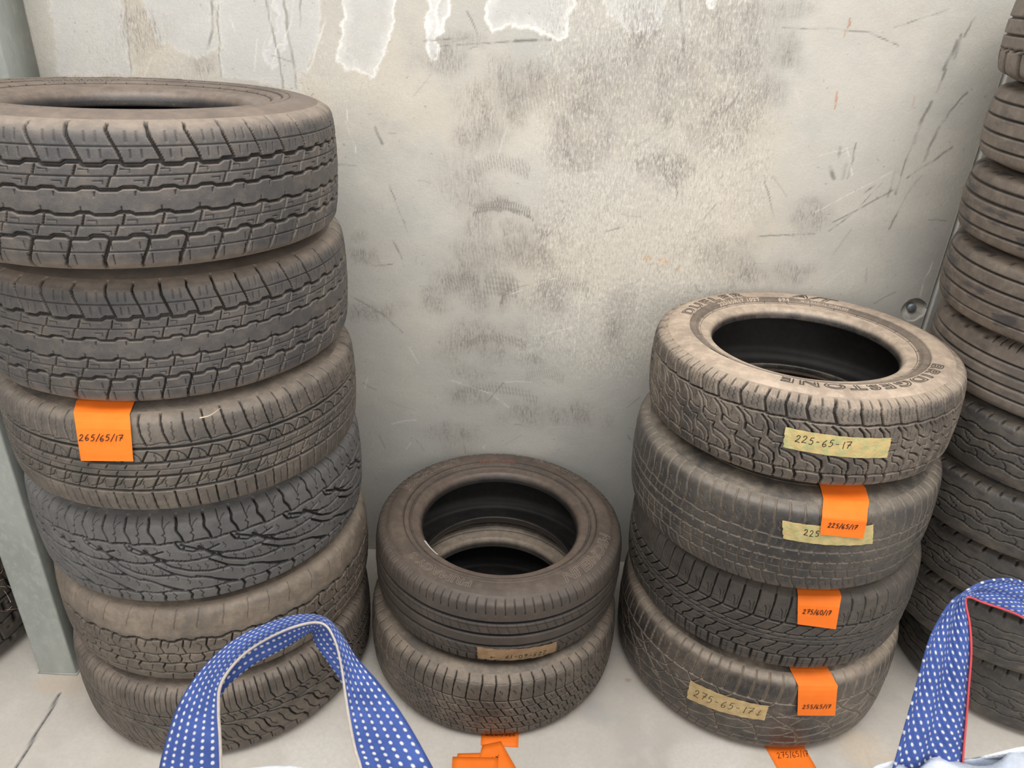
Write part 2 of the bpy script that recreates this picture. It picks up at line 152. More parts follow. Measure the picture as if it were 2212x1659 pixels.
# ------------------------------------------------------------------ wall (precast concrete)
def axis(dense0, dense1, step, lo, hi, extra=None):
    a = list(np.arange(dense0, dense1+1e-6, step))
    if extra:
        e0, e1, es = extra; a = [t for t in a if t < e0 or t > e1] + list(np.arange(e0, e1+1e-6, es))
    a += list(np.linspace(lo, dense0-step, 14)) + list(np.linspace(dense1+step, hi, 14))
    return np.array(sorted(a))
WY = 2.078
REC = (1.143, 0.983, 0.034)
def build_wall():
    xs = axis(-1.38, 1.40, 0.0034, -4, 4, (1.095, 1.195, 0.0013)); zs = axis(0.35, 1.80, 0.0034, 0.0, 3.4, (0.94, 1.03, 0.0013))
    X, Z = np.meshgrid(xs, zs, indexing='xy')
    col = np.empty(X.shape+(3,)); col[:] = (0.50, 0.485, 0.45)
    def mixc(c, f):
        f = np.clip(f, 0, 1)[..., None]; col[:] = col*(1-f)+np.array(c)*f
    n1 = fbm(X*2.2, Z*2.2, 1, 5); n2 = fbm(X*9, Z*9, 2, 4); n3 = fbm(X*45, Z*45, 3, 4)
    sp = fbm(X*120+Z*40, Z*90-X*30, 5, 3)       # slanted speckle
    mixc((0.60, 0.575, 0.52), sstep(.42, .72, n1)*.75)
    mixc((0.45, 0.46, 0.45), sstep(.55, .25, n1)*.6)
    mixc((0.56, 0.54, 0.50), sstep(.5, .8, n2)*.5)
    B = DATA['blob']
    def blob(L, c, st, tex=None, k=1.0, ch=None):
        for bx, bz, rx, rz in L:
            rx *= k; rz *= k
            ix = (xs > bx-3*rx) & (xs < bx+3*rx); iz = (zs > bz-3*rz) & (zs < bz+3*rz)
            if not ix.any() or not iz.any(): continue
            sl = np.ix_(iz, ix); x = X[sl]; z = Z[sl]
            wx = (fbm(x*14, z*14, 11, 3)-.5)*rx*1.6; wz = (fbm(x*14, z*14, 12, 3)-.5)*rz*1.6
            d = np.sqrt(((x-bx+wx)/rx)**2+((z-bz+wz)/rz)**2)
            f = sstep(1.7, .3, d)*st
            if tex is not None: f = f*tex(x, z)
            if ch is not None: m_ = msk[..., ch]; m_[sl] = np.maximum(m_[sl], f); continue
            cc = col[sl]; f = np.clip(f, 0, 1)[..., None]; col[sl] = cc*(1-f)+np.array(c)*f
    blob(B['warm'], (0.66, 0.595, 0.50), .42)
    blob(B['light'], (0.66, 0.63, 0.575), .42)
    # rough, speckled region of the render coat
    edge = fbm(X*6, Z*6, 21, 3)*.25
    reg = sstep(.02, .14, X+.02+edge-.1)*sstep(.80, .68, X+edge*.8)*sstep(.72, 1.0, Z+edge)
    reg = np.maximum(reg, .6*sstep(.0, .5, n1-.35)*sstep(.7, 1.1, Z))
    msk = np.zeros(X.shape+(3,)); msk[..., 0] = reg
    mixc((0.40, 0.38, 0.34), reg*sstep(.55, .72, sp)*.14)
    blob(B['dark'], (0.42, 0.395, 0.355), .34, lambda x, z: .6+.4*fbm(x*9, z*9, 4, 2), 1.3)
    def streak(x, z):
        s = fbm((x+z*.12)*230, z*26, 31, 3); q = fbm((x-z*.1)*90, z*60, 33, 3)
        return sstep(.42, .68, s)*.8+sstep(.5, .7, q)*.5
    blob(B['dark'], (0.27, 0.245, 0.22), .22, streak, 1.0)
    blob(B['dark'], None, 1.0, lambda x, z: .45+.75*sstep(.35, .65, fbm(x*40+z*12, z*16, 35, 3)), 1.15, ch=1)
    blob(B['rust'], (0.62, 0.40, 0.22), .6)
    # tread print marks: fans of short bars
    for cx, cz, rw, nb, hh, st in ((-.055, 1.315, .075, 9, .03, .5), (-.05, 1.205, .075, 11, .022, .85), (-.05, 1.188, .085, 12, .008, .9), (-.16, .985, .05, 6, .04, .6), (-.045, .98, .05, 5, .05, .6), (.13, .99, .075, 11, .03, .55), (-.055, .80, .09, 10, .02, .6), (-.05, .62, .13, 13, .025, .45), (.06, 1.48, .11, 12, .05, .35), (-.03, 1.06, .13, 14, .05, .3), (.10, .70, .06, 8, .03, .4)):
        u = (X-cx)/rw; base = cz+.35*rw*(1-u*u)*.9
        m = (np.abs(u) < 1)*sstep(hh, hh*.3, np.abs(Z-base+(fbm(X*60, Z*60, 41, 2)-.5)*.02))
        bar = sstep(.35, .6, np.abs(((X-cx+(Z-cz)*.2)/(2*rw)*nb*2 % 1)-.5)*2*(.7+.6*n3))
        mixc((0.22, 0.20, 0.18), m*bar*st)
    # salt drips: grey skin with a white curled rim
    for P in DATA['poly']:
        P = np.array(P); x0, z0 = P.min(0)-.03; x1, z1 = P.max(0)+.03
        ix = (xs > x0) & (xs < x1); iz = (zs > z0) & (zs < z1+.4)
        if not ix.any() or not iz.any(): continue
        top = P[:, 1].max()
        PP = [(a, b+.4) if b > top-.004 else (a, b) for a, b in P]
        sl = np.ix_(iz, ix); x = X[sl]; z = Z[sl]
        wx = (fbm(x*55, z*55, 51, 4)-.5)*.030; wz = (fbm(x*55, z*55, 52, 4)-.5)*.030
        ins = inside(x+wx, z+wz, PP); d = seg_dist(x+wx, z+wz, [*PP, PP[0]])
        fade = np.where(ins, 1, 0)*(.55+.25*fbm(x*30, z*30, 53, 3))
        cc = col[sl]; f = fade[..., None]; cc = cc*(1-f)+np.array((0.57, 0.575, 0.58))*f
        big = P.shape[0] < 9 and (x1-x0) > .2
        rim = sstep(.0065, .0005, d)*(.2 if big else .85)*(.35+.9*fbm(x*25, z*25, 54, 2))+np.where(ins, sstep(.03, .004, d)*(.08 if big else .3), 0)
        f = np.clip(rim, 0, 1)[..., None]; col[sl] = cc*(1-f)+np.array((0.86, 0.86, 0.84))*f
    LC = {'scr': ((0.17, 0.16, 0.15), .62), 'ray': ((0.27, 0.26, 0.24), .7), 'white': ((0.80, 0.79, 0.74), .55), 'rustl': ((0.50, 0.21, 0.09), .75)}
    for k, L in DATA['line'].items():
        c, st = LC[k]
        for P, wd in L:
            a = np.array(P); wd = max(wd, .0016); x0, z0 = a.min(0)-.02; x1, z1 = a.max(0)+.02
            ix = (xs > x0) & (xs < x1); iz = (zs > z0) & (zs < z1)
            if not ix.any() or not iz.any(): continue
            sl = np.ix_(iz, ix); x = X[sl]; z = Z[sl]
            wx = (fbm(x*25+z*9, z*25-x*9, 61, 3)-.5)*.010
            d = seg_dist(x+wx, z, P)
            f = sstep(wd*1.5, wd*.3, d)*st*(.35+.9*sstep(.3, .65, fbm(x*70, z*30, 62, 2)))
            f = np.clip(f, 0, 1)[..., None]; col[sl] = col[sl]*(1-f)+np.array(c)*f
    # random hairlines and pits
    rg = np.random.RandomState(5)
    for i in range(90):
        x0 = rg.uniform(-1.2, 1.3); z0 = rg.uniform(.4, 1.75); a = rg.uniform(-1, 1)*.8+(math.pi/2 if rg.rand() < .5 else .2); L = rg.uniform(.01, .09)
        P = [(x0, z0), (x0+math.cos(a)*L*.5, z0+math.sin(a)*L*.5+rg.uniform(-.004, .004)), (x0+math.cos(a)*L, z0+math.sin(a)*L)]
        ix = (xs > x0-.1) & (xs < x0+.1); iz = (zs > z0-.1) & (zs < z0+.1); sl = np.ix_(iz, ix)
        d = seg_dist(X[sl], Z[sl], P); f = (sstep(.0028, .0005, d)*rg.uniform(.2, .6))[..., None]
        c = (0.2, 0.18, 0.16) if rg.rand() < .65 else (.8, .79, .75)
        col[sl] = col[sl]*(1-f)+np.array(c)*f
    col *= np.array((.90, .885, .862))
    # relief
    Y = WY + (n2-.5)*.0022 + (n3-.5)*.0007*reg - reg*(sp-.5)*.0009
    dj = np.abs(X-1.185); j = sstep(.006, .004, dj)
    Y = Y + j*.006
    mixc((0.42, 0.42, 0.39), j*.7); mixc((0.74, 0.73, 0.69), sstep(.004, .001, np.abs(dj-.0065))*.55)
    mixc((0.40, 0.41, 0.385), sstep(1.19, 1.2, X)*.5)
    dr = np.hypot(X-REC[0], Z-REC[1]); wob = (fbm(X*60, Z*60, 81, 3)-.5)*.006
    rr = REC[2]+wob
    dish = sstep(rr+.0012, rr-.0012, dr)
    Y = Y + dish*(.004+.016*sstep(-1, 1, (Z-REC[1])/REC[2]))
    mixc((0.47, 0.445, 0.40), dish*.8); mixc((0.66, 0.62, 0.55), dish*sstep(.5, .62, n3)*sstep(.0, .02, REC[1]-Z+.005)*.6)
    V = np.stack([X, Y, Z], -1)
    t = NT('concrete_wall', .85, .25)
    f = t.noise(160, 5, .7); g = t.noise(520, 3, .6)
    sp = t.n.new('ShaderNodeSeparateColor'); t.link(t.attr('fine', 'Color'), sp.inputs[0])
    def aniso(scale, rot, st, det=4):
        m = t.n.new('ShaderNodeMapping'); m.inputs['Rotation'].default_value = (0, rot, 0); m.inputs['Scale'].default_value = (1, 1, st); t.link(t.co.outputs['Object'], m.inputs[0])
        return t.noise(scale, det, .7, vec=m.outputs[0])
    h1 = aniso(300, .9, .3); h2 = aniso(220, -.5, .35); h3 = aniso(330, 0.15, .12); sel = t.ramp(t.noise(5, 3), .45, .55)
    hh = t.math('ADD', t.math('MULTIPLY', h1, sel), t.math('MULTIPLY', h2, t.math('SUBTRACT', 1.0, sel)))
    c = t.mix(t.ramp(f, .35, .65, 0, .12), t.attr('col', 'Color'), (0.30, 0.28, 0.25))
    c = t.mix(t.math('MULTIPLY', t.ramp(hh, .52, .66, 0, .52), sp.outputs[0]), c, (0.27, 0.25, 0.22))
    c = t.mix(t.math('MULTIPLY', t.ramp(hh, .48, .36, 0, .45), sp.outputs[0]), c, (0.74, 0.69, 0.60))
    c = t.mix(t.math('MULTIPLY', t.ramp(t.math('ADD', t.math('MULTIPLY', h3, .5), t.math('MULTIPLY', h1, .5)), .44, .60, 0, .66), sp.outputs[1]), c, (0.20, 0.18, 0.165))
    c = t.mix(t.ramp(t.noise(75, 2, .5), .70, .74, 0, .45), c, (0.26, 0.235, 0.20))
    c = t.mix(t.ramp(g, .55, .75, 0, .22), c, (0.80, 0.77, 0.70))
    t.color(c); t.bump(t.math('ADD', f, t.math('MULTIPLY', g, .5)), .0012, .7)
    struct(grid_obj('wall_back', V, t.m, attrs={'col': col.reshape(-1, 3), 'fine': msk.reshape(-1, 3)}))
build_wall()
# galvanised bolt sunk in the recess
def revolve(prof, n=32, c=(0, 0, 0), ax='z'):
    a = np.linspace(0, 2*np.pi, n, endpoint=False); pr = np.array(prof)
    P = np.stack([pr[:, 0, None]*np.cos(a), pr[:, 0, None]*np.sin(a), pr[:, 1, None]+0*a], -1)
    if ax == 'y': P = np.stack([P[..., 0], -P[..., 2], P[..., 1]], -1)
    return P+np.array(c)
steel = NT('galvanised_steel', .5, .5)
f1 = steel.noise(9, 4, .6, stretch=(1, 1, .35)); f2 = steel.noise(55, 5, .7, stretch=(1, 1, .6))
sc_ = steel.mix(steel.ramp(f1, .3, .7), (0.27, 0.295, 0.275), (0.39, 0.41, 0.385)); sc_ = steel.mix(steel.ramp(f2, .5, .75, 0, .5), sc_, (0.50, 0.505, 0.465))
sc_ = steel.mix(steel.ramp(steel.noise(140, 4, .7, stretch=(1, 1, .15)), .62, .72, 0, .4), sc_, (0.20, 0.21, 0.20))
steel.color(sc_); steel.b.inputs['Metallic'].default_value = .25; steel.bump(f2, .0006, .5)
STEEL = steel.m
bl = NT('bolt_zinc', .45, .6); bf = bl.noise(260, 4, .7); bl.color(bl.mix(bl.ramp(bf, .35, .65), (0.20, 0.22, 0.24), (0.36, 0.38, 0.40))); bl.b.inputs['Metallic'].default_value = .5; bl.bump(bf, .0008)
P = revolve([(.0001, .006), (.009, .006), (.0125, .004), (.0125, -.014)], 24, (1.137, WY+.006, .987), 'y')
b = mesh_np('bolt', P.reshape(-1, 3), grid_faces(4, 24, True), bl.m)
tag(b, 'round grey zinc bolt head sunk in the circular wall recess', 'bolt')

# ------------------------------------------------------------------ floor
def build_floor():
    xs = axis(-1.5, 1.6, .006, -4, 4); ys = axis(1.12, 2.06, .006, -3.5, WY+.012)
    ys = ys[ys <= WY+.0121]
    X, Y = np.meshgrid(xs, ys, indexing='xy')
    col = np.empty(X.shape+(3,)); col[:] = (0.54, 0.50, 0.45)
    def mixc(c, f): f = np.clip(f, 0, 1)[..., None]; col[:] = col*(1-f)+np.array(c)*f
    n = fbm(X*4, Y*4, 1, 5); n2 = fbm(X*16+Y*9, Y*16, 2, 4)
    mixc((0.62, 0.585, 0.53), sstep(.5, .75, n)*.7); mixc((0.43, 0.40, 0.36), sstep(.45, .25, n)*.6)
    mixc((0.50, 0.47, 0.43), sstep(.55, .75, n2)*.3)
    def b(x, y, r, c, s, e=1.0):
        d = np.hypot(X-x, (Y-y)/e)/r+(fbm(X*30, Y*30, 9, 3)-.5)*.7; mixc(c, sstep(1.1, .5, d)*s)
    b(.274, 1.452, .045, (.36, .36, .36), .45); b(.33, 1.44, .03, (.42, .41, .39), .3)
    b(.377, 1.568, .012, (.36, .20, .13), .7, .6); b(.98, 1.385, .07, (.66, .52, .36), .45); b(1.05, 1.33, .05, (.62, .50, .36), .4)
    b(-1.20, 1.46, .085, (.58, .47, .37), .6, .6); b(-1.10, 1.43, .06, (.62, .52, .42), .35, .6)
    b(.55, 1.30, .12, (.70, .68, .65), .4); b(-.45, 1.27, .10, (.70, .68, .64), .4); b(.40, 1.36, .08, (.48, .45, .43), .3, .5); b(.50, 1.40, .10, (.47, .44, .41), .35, .4); b(1.02, 1.50, .07, (.50, .46, .42), .4, .5); b(1.10, 1.28, .06, (.47, .45, .43), .4, .6); b(-1.05, 1.25, .09, (.64, .60, .55), .4); b(-.30, 1.38, .07, (.48, .45, .41), .3, .6); b(.9, 1.26, .09, (.64, .61, .57), .35)
    cut = seg_dist(X, Y, [(-1.187, 1.427), (-1.172, 1.15), (-1.162, .9)])
    mixc((.03, .035, .05), sstep(.0045, .002, cut))
    Z = (n2-.5)*.001 - sstep(.005, .003, cut)*.004
    Z = np.where((np.abs(X) > 1.9), 0, Z)
    t = NT('concrete_floor', .62, .35)
    f = t.noise(90, 6, .7); g = t.noise(14, 5, .65); s = t.noise(60, 3, .6, stretch=(1, .12, 1))
    c = t.mix(t.ramp(f, .4, .68, 0, .35), t.attr('col', 'Color'), (0.42, 0.39, 0.35)); c = t.mix(t.ramp(g, .55, .75, 0, .3), c, (0.68, 0.64, 0.585))
    c = t.mix(t.ramp(s, .62, .72, 0, .12), c, (0.3, 0.28, 0.26))
    t.color(c); t.bump(f, .0009, .5)
    struct(grid_obj('floor', np.stack([X, Y, Z], -1), t.m, attrs={'col': col.reshape(-1, 3)}))
build_floor()

def tube(name, pts, r, mat, parent=None, n=6, taper=False):
    pts = np.array(pts, float); T = np.gradient(pts, axis=0); T /= np.linalg.norm(T, axis=1)[:, None]+1e-9
    up = np.array([.3, .2, 1.0]); A = np.cross(T, up); A /= np.linalg.norm(A, axis=1)[:, None]+1e-9; Bv = np.cross(T, A)
    a = np.linspace(0, 2*np.pi, n, endpoint=False)
    rr = np.full(len(pts), r) if not taper else r*np.linspace(1, .3, len(pts))
    P = pts[:, None]+rr[:, None, None]*(A[:, None]*np.cos(a)[None, :, None]+Bv[:, None]*np.sin(a)[None, :, None])
    return mesh_np(name, P.reshape(-1, 3), grid_faces(len(pts), n, True), mat, parent)
def catmull(P, n=6):
    P = np.array(P, float); Q = np.vstack([2*P[0]-P[1], P, 2*P[-1]-P[-2]]); out = []
    for i in range(1, len(Q)-2):
        for t in np.arange(n)/n:
            a, b_, c, d = Q[i-1], Q[i], Q[i+1], Q[i+2]
            out.append(.5*((2*b_)+(-a+c)*t+(2*a-5*b_+4*c-d)*t*t+(-a+3*b_-3*c+d)*t**3))
    out.append(P[-1]); return np.array(out)
# ------------------------------------------------------------------ steel posts
def section_post(name, outline, z0, z1, mat, parent=None):
    n = len(outline); zs = np.linspace(z0, z1, 24)
    P = np.array([[(x, y, z) for x, y in outline] for z in zs])
    me = mesh_np(name, P.reshape(-1, 3), grid_faces(24, n, True), mat, parent, smooth=False); return me
def chan(x0, x1, y0, y1, th, lip, r=.005):
    # lipped steel channel, closed face to the front (y0), open at the back
    o = [(x0, y1), (x0, y0+r), (x0+r*.3, y0+r*.3), (x0+r, y0), (x1-r, y0), (x1-r*.3, y0+r*.3), (x1, y0+r), (x1, y1), (x1-lip, y1), (x1-lip, y1-th), (x1-th, y1-th), (x1-th, y0+th), (x0+th, y0+th), (x0+th, y1-th), (x0+lip, y1-th), (x0+lip, y1)]
    return o[::-1]
pe = empty('steel_post', (-1.224, 1.540, 0))
section_post('channel', [(x+1.22, y-1.55) for x, y in chan(-1.275, -1.171, 1.499, 1.60, .004, .03)], 0.004, 3.2, STEEL, pe)
def bevel_box(name, x0, x1, y0, y1, z0, z1, mat, parent=None, r=.002):
    V = []; 
    for z, k in ((z0, r), (z0+r, 0), (z1-r, 0), (z1, r)):
        V += [(x0+k, y0+k, z), (x1-k, y0+k, z), (x1-k, y1-k, z), (x0+k, y1-k, z)]
    V = np.array(V); F = [list(f) for f in grid_faces(4, 4, True)]+[[3, 2, 1, 0], [12, 13, 14, 15]]
    return mesh_np(name, V, np.array(F), mat, parent, smooth=False)
bevel_box('base_plate', -.058, .052, -.054, .053, 0.0005, .0045, STEEL, pe)
tag(pe, 'pale galvanised steel post standing on the floor left of the tall tyre stack', 'post')
cp = empty('portal_column', (-1.307, 2.010, 0))
sz = section_post('column_shaft', [(x+1.30, y-2.005) for x, y in [(-1.365, 1.94), (-1.238, 1.94), (-1.235, 1.943), (-1.235, 2.066), (-1.365, 2.066)]], 0, 3.35, STEEL, cp)
tag(cp, 'dull green-grey steel column against the wall at top left', 'column')

# ------------------------------------------------------------------ tyres
def outer_profile(R, W, rb=.2165):
    h = W/2; rr = R-.222
    P = [(rb, .70*h), (rb+.005, .79*h), (rb+.0105, .845*h), (rb+.016, .862*h), (rb+.028, .885*h), (.222+.30*rr, .955*h), (.222+.48*rr, 1.0*h), (.222+.65*rr, .985*h), (R-.030, .92*h), (R-.0165, .865*h), (R-.0085, .79*h), (R-.0035, .6*h), (R-.001, .3*h), (R, 0)]
    Q = P + [(a, -b) for a, b in P[-2::-1]]
    return catmull(Q, 10)
def resample(C, s):
    L = np.r_[0, np.cumsum(np.hypot(*np.diff(C, axis=0).T))]; return np.stack([np.interp(s, L, C[:, 0]), np.interp(s, L, C[:, 1])], 1)
class Tile:
    """one pitch of a tread pattern; positions are (p mm round the tyre, v) with v = +-1 at the shoulder edge"""
    def __init__(s, L, Th, S, k):
        s.L = L; s.Th = Th; s.k = k
        s.P, s.S = np.meshgrid(np.arange(k)*L/k, S, indexing='xy')
        s.H = np.zeros(s.P.shape); s.G = np.zeros(s.P.shape); s.D = np.zeros(s.P.shape)
    def cut(s, d, w, dep, t=1.0, e=1.1):
        q = sstep(w/2+e*.5, w/2-e*.5, d); s.H = np.minimum(s.H, -dep*1.2*q); s.G = np.maximum(s.G, q*t)
        if w > 2: s.D = np.maximum(s.D, .36*sstep(w/2+2.4, w/2+.9, d)*min(1, t+.2))  # pale highlight painted along groove edges, sharing the dust channel
    def circ(s, v, w=6, dep=6, pts=None, t=1.0):
        c = v*s.Th
        if pts is not None:
            a = np.array(pts, float); px = np.r_[a[:, 0]-1, a[:, 0], a[:, 0]+1]*s.L; pv = np.tile(a[:, 1], 3); c = c+np.interp(s.P, px, pv)
        s.cut(np.abs(s.S-c), w, dep, t)
    def line(s, pts, w=3, dep=5, t=1.0):
        d = np.full(s.P.shape, 1e9); q = [(p*s.L, v*s.Th) for p, v in pts]
        for k in (-3, -2, -1, 0, 1, 2):
            d = np.minimum(d, seg_dist(s.P+k*s.L+1e-4, s.S, q))
        s.cut(d, w, dep, t)
    def rep(s, n, fn):
        for i in range(n): fn(i/n)
ZZ = lambda n, a, o=0: [((i+x)/n+o/n, y*a) for i in range(n) for x, y in ((0, 1), (.30, 1), (.42, -1), (.86, -1))]
def pat_ht(t):            # ribbed highway tread, zigzag grooves
    t.circ(.53, 7, 7, ZZ(2, 2.6)); t.circ(.18, 5.5, 6.5, ZZ(2, 2.0, .3)); t.circ(-.18, 5.5, 6.5, ZZ(2, 2.0, .1)); t.circ(-.53, 7, 7, ZZ(2, 2.6, .35))
    for v in (.355, -.355, .76, -.76): t.circ(v, 1.5, 3)
    def f(o):
        t.line([(o+.12, .50), (o+.07, .36)], 3, 4.5); t.line([(o+.02, .35), (o-.04, .20)], 2.6, 4.5)
        t.line([(o+.12, -.20), (o+.07, -.36)], 3, 4.5); t.line([(o+.02, -.35), (o-.04, -.50)], 2.6, 4.5)
        for a, b in ((.2, .45), (.36, .29), (.2, -.28), (.36, -.44)):
            t.line([(o+a-.05, b), (o+a+.06, b), (o+a+.06, b-.05)], 1.3, 2.5, .8)
        t.line([(o+.3, .14), (o+.29, .08)], 1.6, 3); t.line([(o+.1, -.08), (o+.09, -.14)], 1.6, 3)
        for k in (.27, .41): t.line([(o+k, .98), (o+k, .82)], 1.4, 3, .8); t.line([(o+k+.03, .72), (o+k+.04, .60)], 1.3, 3, .7); t.line([(o+k-.02, -.62), (o+k-.02, -.72)], 1.3, 3, .7); t.line([(o+k-.02, -.80), (o+k-.02, -.98)], 1.4, 3, .8)
    t.rep(2, f)
    for sg, o in ((1, 0), (-1, .2)):
        t.line([(o+.08, sg*1.30), (o+.05, sg*1.12), (o+.06, sg*.9), (o+.13, sg*.72), (o+.19, sg*.56)], 5, 6.5)
        t.line([(o+.56, sg*1.14), (o+.54, sg*1.0), (o+.58, sg*.86), (o+.65, sg*.70), (o+.69, sg*.56)], 4, 6)
def pat_hp(t):            # straight grooves, arcs in the intermediate ribs
    for v, w_ in ((.46, 6.5), (.15, 5.5), (-.15, 5.5), (-.47, 6.5)): t.circ(v, w_, 7)
    t.circ(0.0, 1.6, 3)
    def f(o):
        t.line([(o+.02, 1.25), (o+.03, .98), (o+.07, .74), (o+.16, .52)], 3.4, 5.5); t.line([(o+.02, .57), (o+.25, .53), (o+.48, .57)], 1.4, 3, .8)
        t.line([(o+.27, .97), (o+.28, .9), (o+.255, .84), (o+.285, .78), (o+.26, .72), (o+.29, .66), (o+.27, .60)], 1.3, 3, .8)
        t.line([(o+.16, .40), (o+.02, .19)], 3, 5); t.line([(o+.16, .40), (o+.34, .36), (o+.46, .28), (o+.5, .18)], 1.7, 3.5); t.line([(o+.33, .36), (o+.30, .30), (o+.33, .25), (o+.31, .19)], 1.3, 3, .7)
        t.line([(o+.1, .11), (o+.04, .03)], 2.4, 4); t.line([(o+.35, -.03), (o+.29, -.11)], 2.4, 4)
        t.line([(o+.30, -.19), (o+.14, -.42)], 3, 5); t.line([(o+.02, -.40), (o+.16, -.38), (o+.34, -.32), (o+.46, -.19)], 1.7, 3.5); t.line([(o+.46, -.25), (o+.43, -.31), (o+.46, -.36), (o+.44, -.41)], 1.3, 3, .7)
        t.line([(o+.10, -.53), (o+.12, -.8), (o+.18, -1.22)], 3.4, 5.5); t.line([(o+.35, -.60), (o+.37, -.78), (o+.40, -.95)], 1.3, 3, .8)
    t.rep(2, f)
def pat_at(t):            # chunky shoulder, long leaf-shaped blocks
    t.circ(.56, 6, 7, [(0, 2), (.12, -2), (.3, 1), (.5, 3), (.62, -2), (.8, 1)]); t.circ(-.66, 6, 7, [(0, -2), (.12, 2), (.3, -1), (.5, -3), (.62, 2), (.8, -1)])
    def f(o):
        t.line([(o+.0, 1.25), (o+.02, .98), (o+.0, .84), (o+.07, .70), (o+.1, .56)], 5, 6.5); t.line([(o+.26, 1.2), (o+.27, .95), (o+.30, .80), (o+.245, .76), (o+.30, .70), (o+.27, .60)], 1.8, 3.5)
        t.line([(o+.40, 1.05), (o+.33, .98), (o+.30, .9)], 1.4, 2)
        t.line([(o+.0, -.66), (o+.06, -.8), (o+.02, -.92), (o+.05, -1.2)], 5.5, 6.5); t.line([(o+.22, -.70), (o+.27, -.80), (o+.22, -.86), (o+.26, -1.0)], 1.6, 3.5)
    t.rep(2, f)
    t.line([(-.45, .50), (-.1, .32), (.25, .16), (.6, .10), (.95, .12), (1.35, .16)], 6.2, 7)
    t.line([(-.15, .42), (.05, .20), (.3, .0), (.62, -.15), (.95, -.22), (1.3, -.22)], 6.2, 7)
    t.line([(.0, .06), (.3, -.18), (.6, -.32), (.85, -.36), (1.15, -.52), (1.4, -.64)], 6.2, 7)
    t.line([(.45, .54), (.52, .40), (.72, .32), (.95, .30), (1.2, .38)], 5, 6.5)
    t.line([(-.3, -.30), (-.05, -.40), (.12, -.54), (.3, -.64)], 5.5, 6.5)
    t.line([(.52, .40), (.60, .44), (.56, .36)], 2.5, 5)
    for a, b in ((.08, .42), (.30, .34), (.66, .22), (.84, .20), (.2, .05), (.45, .02), (.62, -.06), (.78, -.08), (.92, -.08), (.35, -.30), (.55, -.42), (.05, -.52), (.75, -.52), (.1, -.12), (.9, .42), (.18, -.24)):
        t.line([(a-.015, b+.07), (a, b+.01), (a+.03, b+.01), (a+.01, b-.07)], 1.3, 2.5, .8)
def pat_worn(t):          # bald outer shoulder, deep hexagonal blocks in the middle
    st = [(0, 3), (.12, 4), (.2, 1), (.3, 1), (.36, -3), (.5, -3), (.56, 1), (.66, 4), (.78, 4), (.86, -1), (.95, -1)]
    t.circ(.30, 8, 8, st); t.circ(-.10, 4, 6, [(0, -2), (.2, 2), (.45, 2), (.55, -2), (.8, 2)]); t.circ(-.38, 6, 7, [(0, 2), (.3, -2), (.5, 2), (.8, -2)]); t.circ(-.70, 5, 6, [(0, -2), (.3, 3), (.5, -2), (.8, 3)])
    def f(o):
        t.line([(o+.12, 1.12), (o+.10, .86), (o+.06, .74), (o+.05, .62)], 1.8, 1.6, .45)
        t.line([(o+.20, .28), (o+.16, .1), (o+.22, -.08)], 4, 7); t.line([(o+.38, .26), (o+.32, .08)], 2, 4, .8); t.line([(o+.0, .2), (o+.08, .12), (o+.05, .0)], 1.4, 3)
        t.line([(o+.05, -.12), (o+.10, -.24), (o+.04, -.36)], 3.5, 6); t.line([(o+.3, -.12), (o+.26, -.24), (o+.32, -.36)], 2, 4)
        t.line([(o+.18, -.4), (o+.10, -.55), (o+.14, -.68)], 4, 6); t.line([(o+.4, -.45), (o+.36, -.62)], 1.5, 3); t.line([(o+.3, -.74), (o+.26, -.9), (o+.28, -1.1)], 3, 4)
    t.rep(2, f)
    t.D = np.maximum(t.D, sstep(.35*t.Th, .5*t.Th, t.S)*.55)
def pat_wave(t):          # long shoulder slots, sweeping S grooves below
    t.circ(.40, 3.2, 5); t.circ(.12, 4, 6, [(0, 1), (.5, -1)])
    def f(o):
        t.line([(o+.0, 1.2), (o+.02, .9), (o+.03, .62), (o+.10, .42)], 3, 5); t.line([(o+.13, 1.1), (o+.14, .8), (o+.15, .5)], 1.4, 2.5, .7)
        t.line([(o+.06, .38), (o+.16, .26), (o+.20, .14)], 2.6, 4.5); t.line([(o+.18, .35), (o+.25, .25)], 1.4, 3)
    t.rep(4, f)
    def g(o):
        t.line([(o-.1, .08), (o+.18, .0), (o+.30, -.12), (o+.34, -.30), (o+.42, -.48), (o+.58, -.58), (o+.66, -.74), (o+.68, -1.15)], 4.4, 6.5)
        t.line([(o+.10, -.1), (o+.17, -.25), (o+.20, -.42), (o+.30, -.60), (o+.42, -.70), (o+.44, -.9)], 2, 4)
        t.line([(o+.3, -.04), (o+.42, -.16), (o+.46, -.32), (o+.56, -.44)], 1.6, 3.5)
        t.line([(o+.5, -.8), (o+.5, -1.05)], 1.5, 3)
    t.rep(2, g); t.circ(-.66, 2.6, 4)
def pat_tour(t):          # smooth touring tread with three wide grooves
    for v, w_ in ((.46, 7.5), (.06, 8), (-.34, 8)): t.circ(v, w_+2.5, 8)
    t.circ(-.66, 2, 3.5); t.circ(.33, 1.2, 1.5)
    def f(o):
        t.line([(o+.05, 1.16), (o+.04, 1.0), (o+.06, .72)], 2.2, 2.6, .8)
        t.line([(o+.1, .40), (o+.12, .3), (o+.19, .14)], 1.3, 1.6, .5)
        t.line([(o+.06, -.42), (o+.1, -.50), (o+.2, -.62)], 1.5, 2, .6); t.line([(o+.1, -.72), (o+.12, -1.1)], 2.6, 4)
    t.rep(4, f)
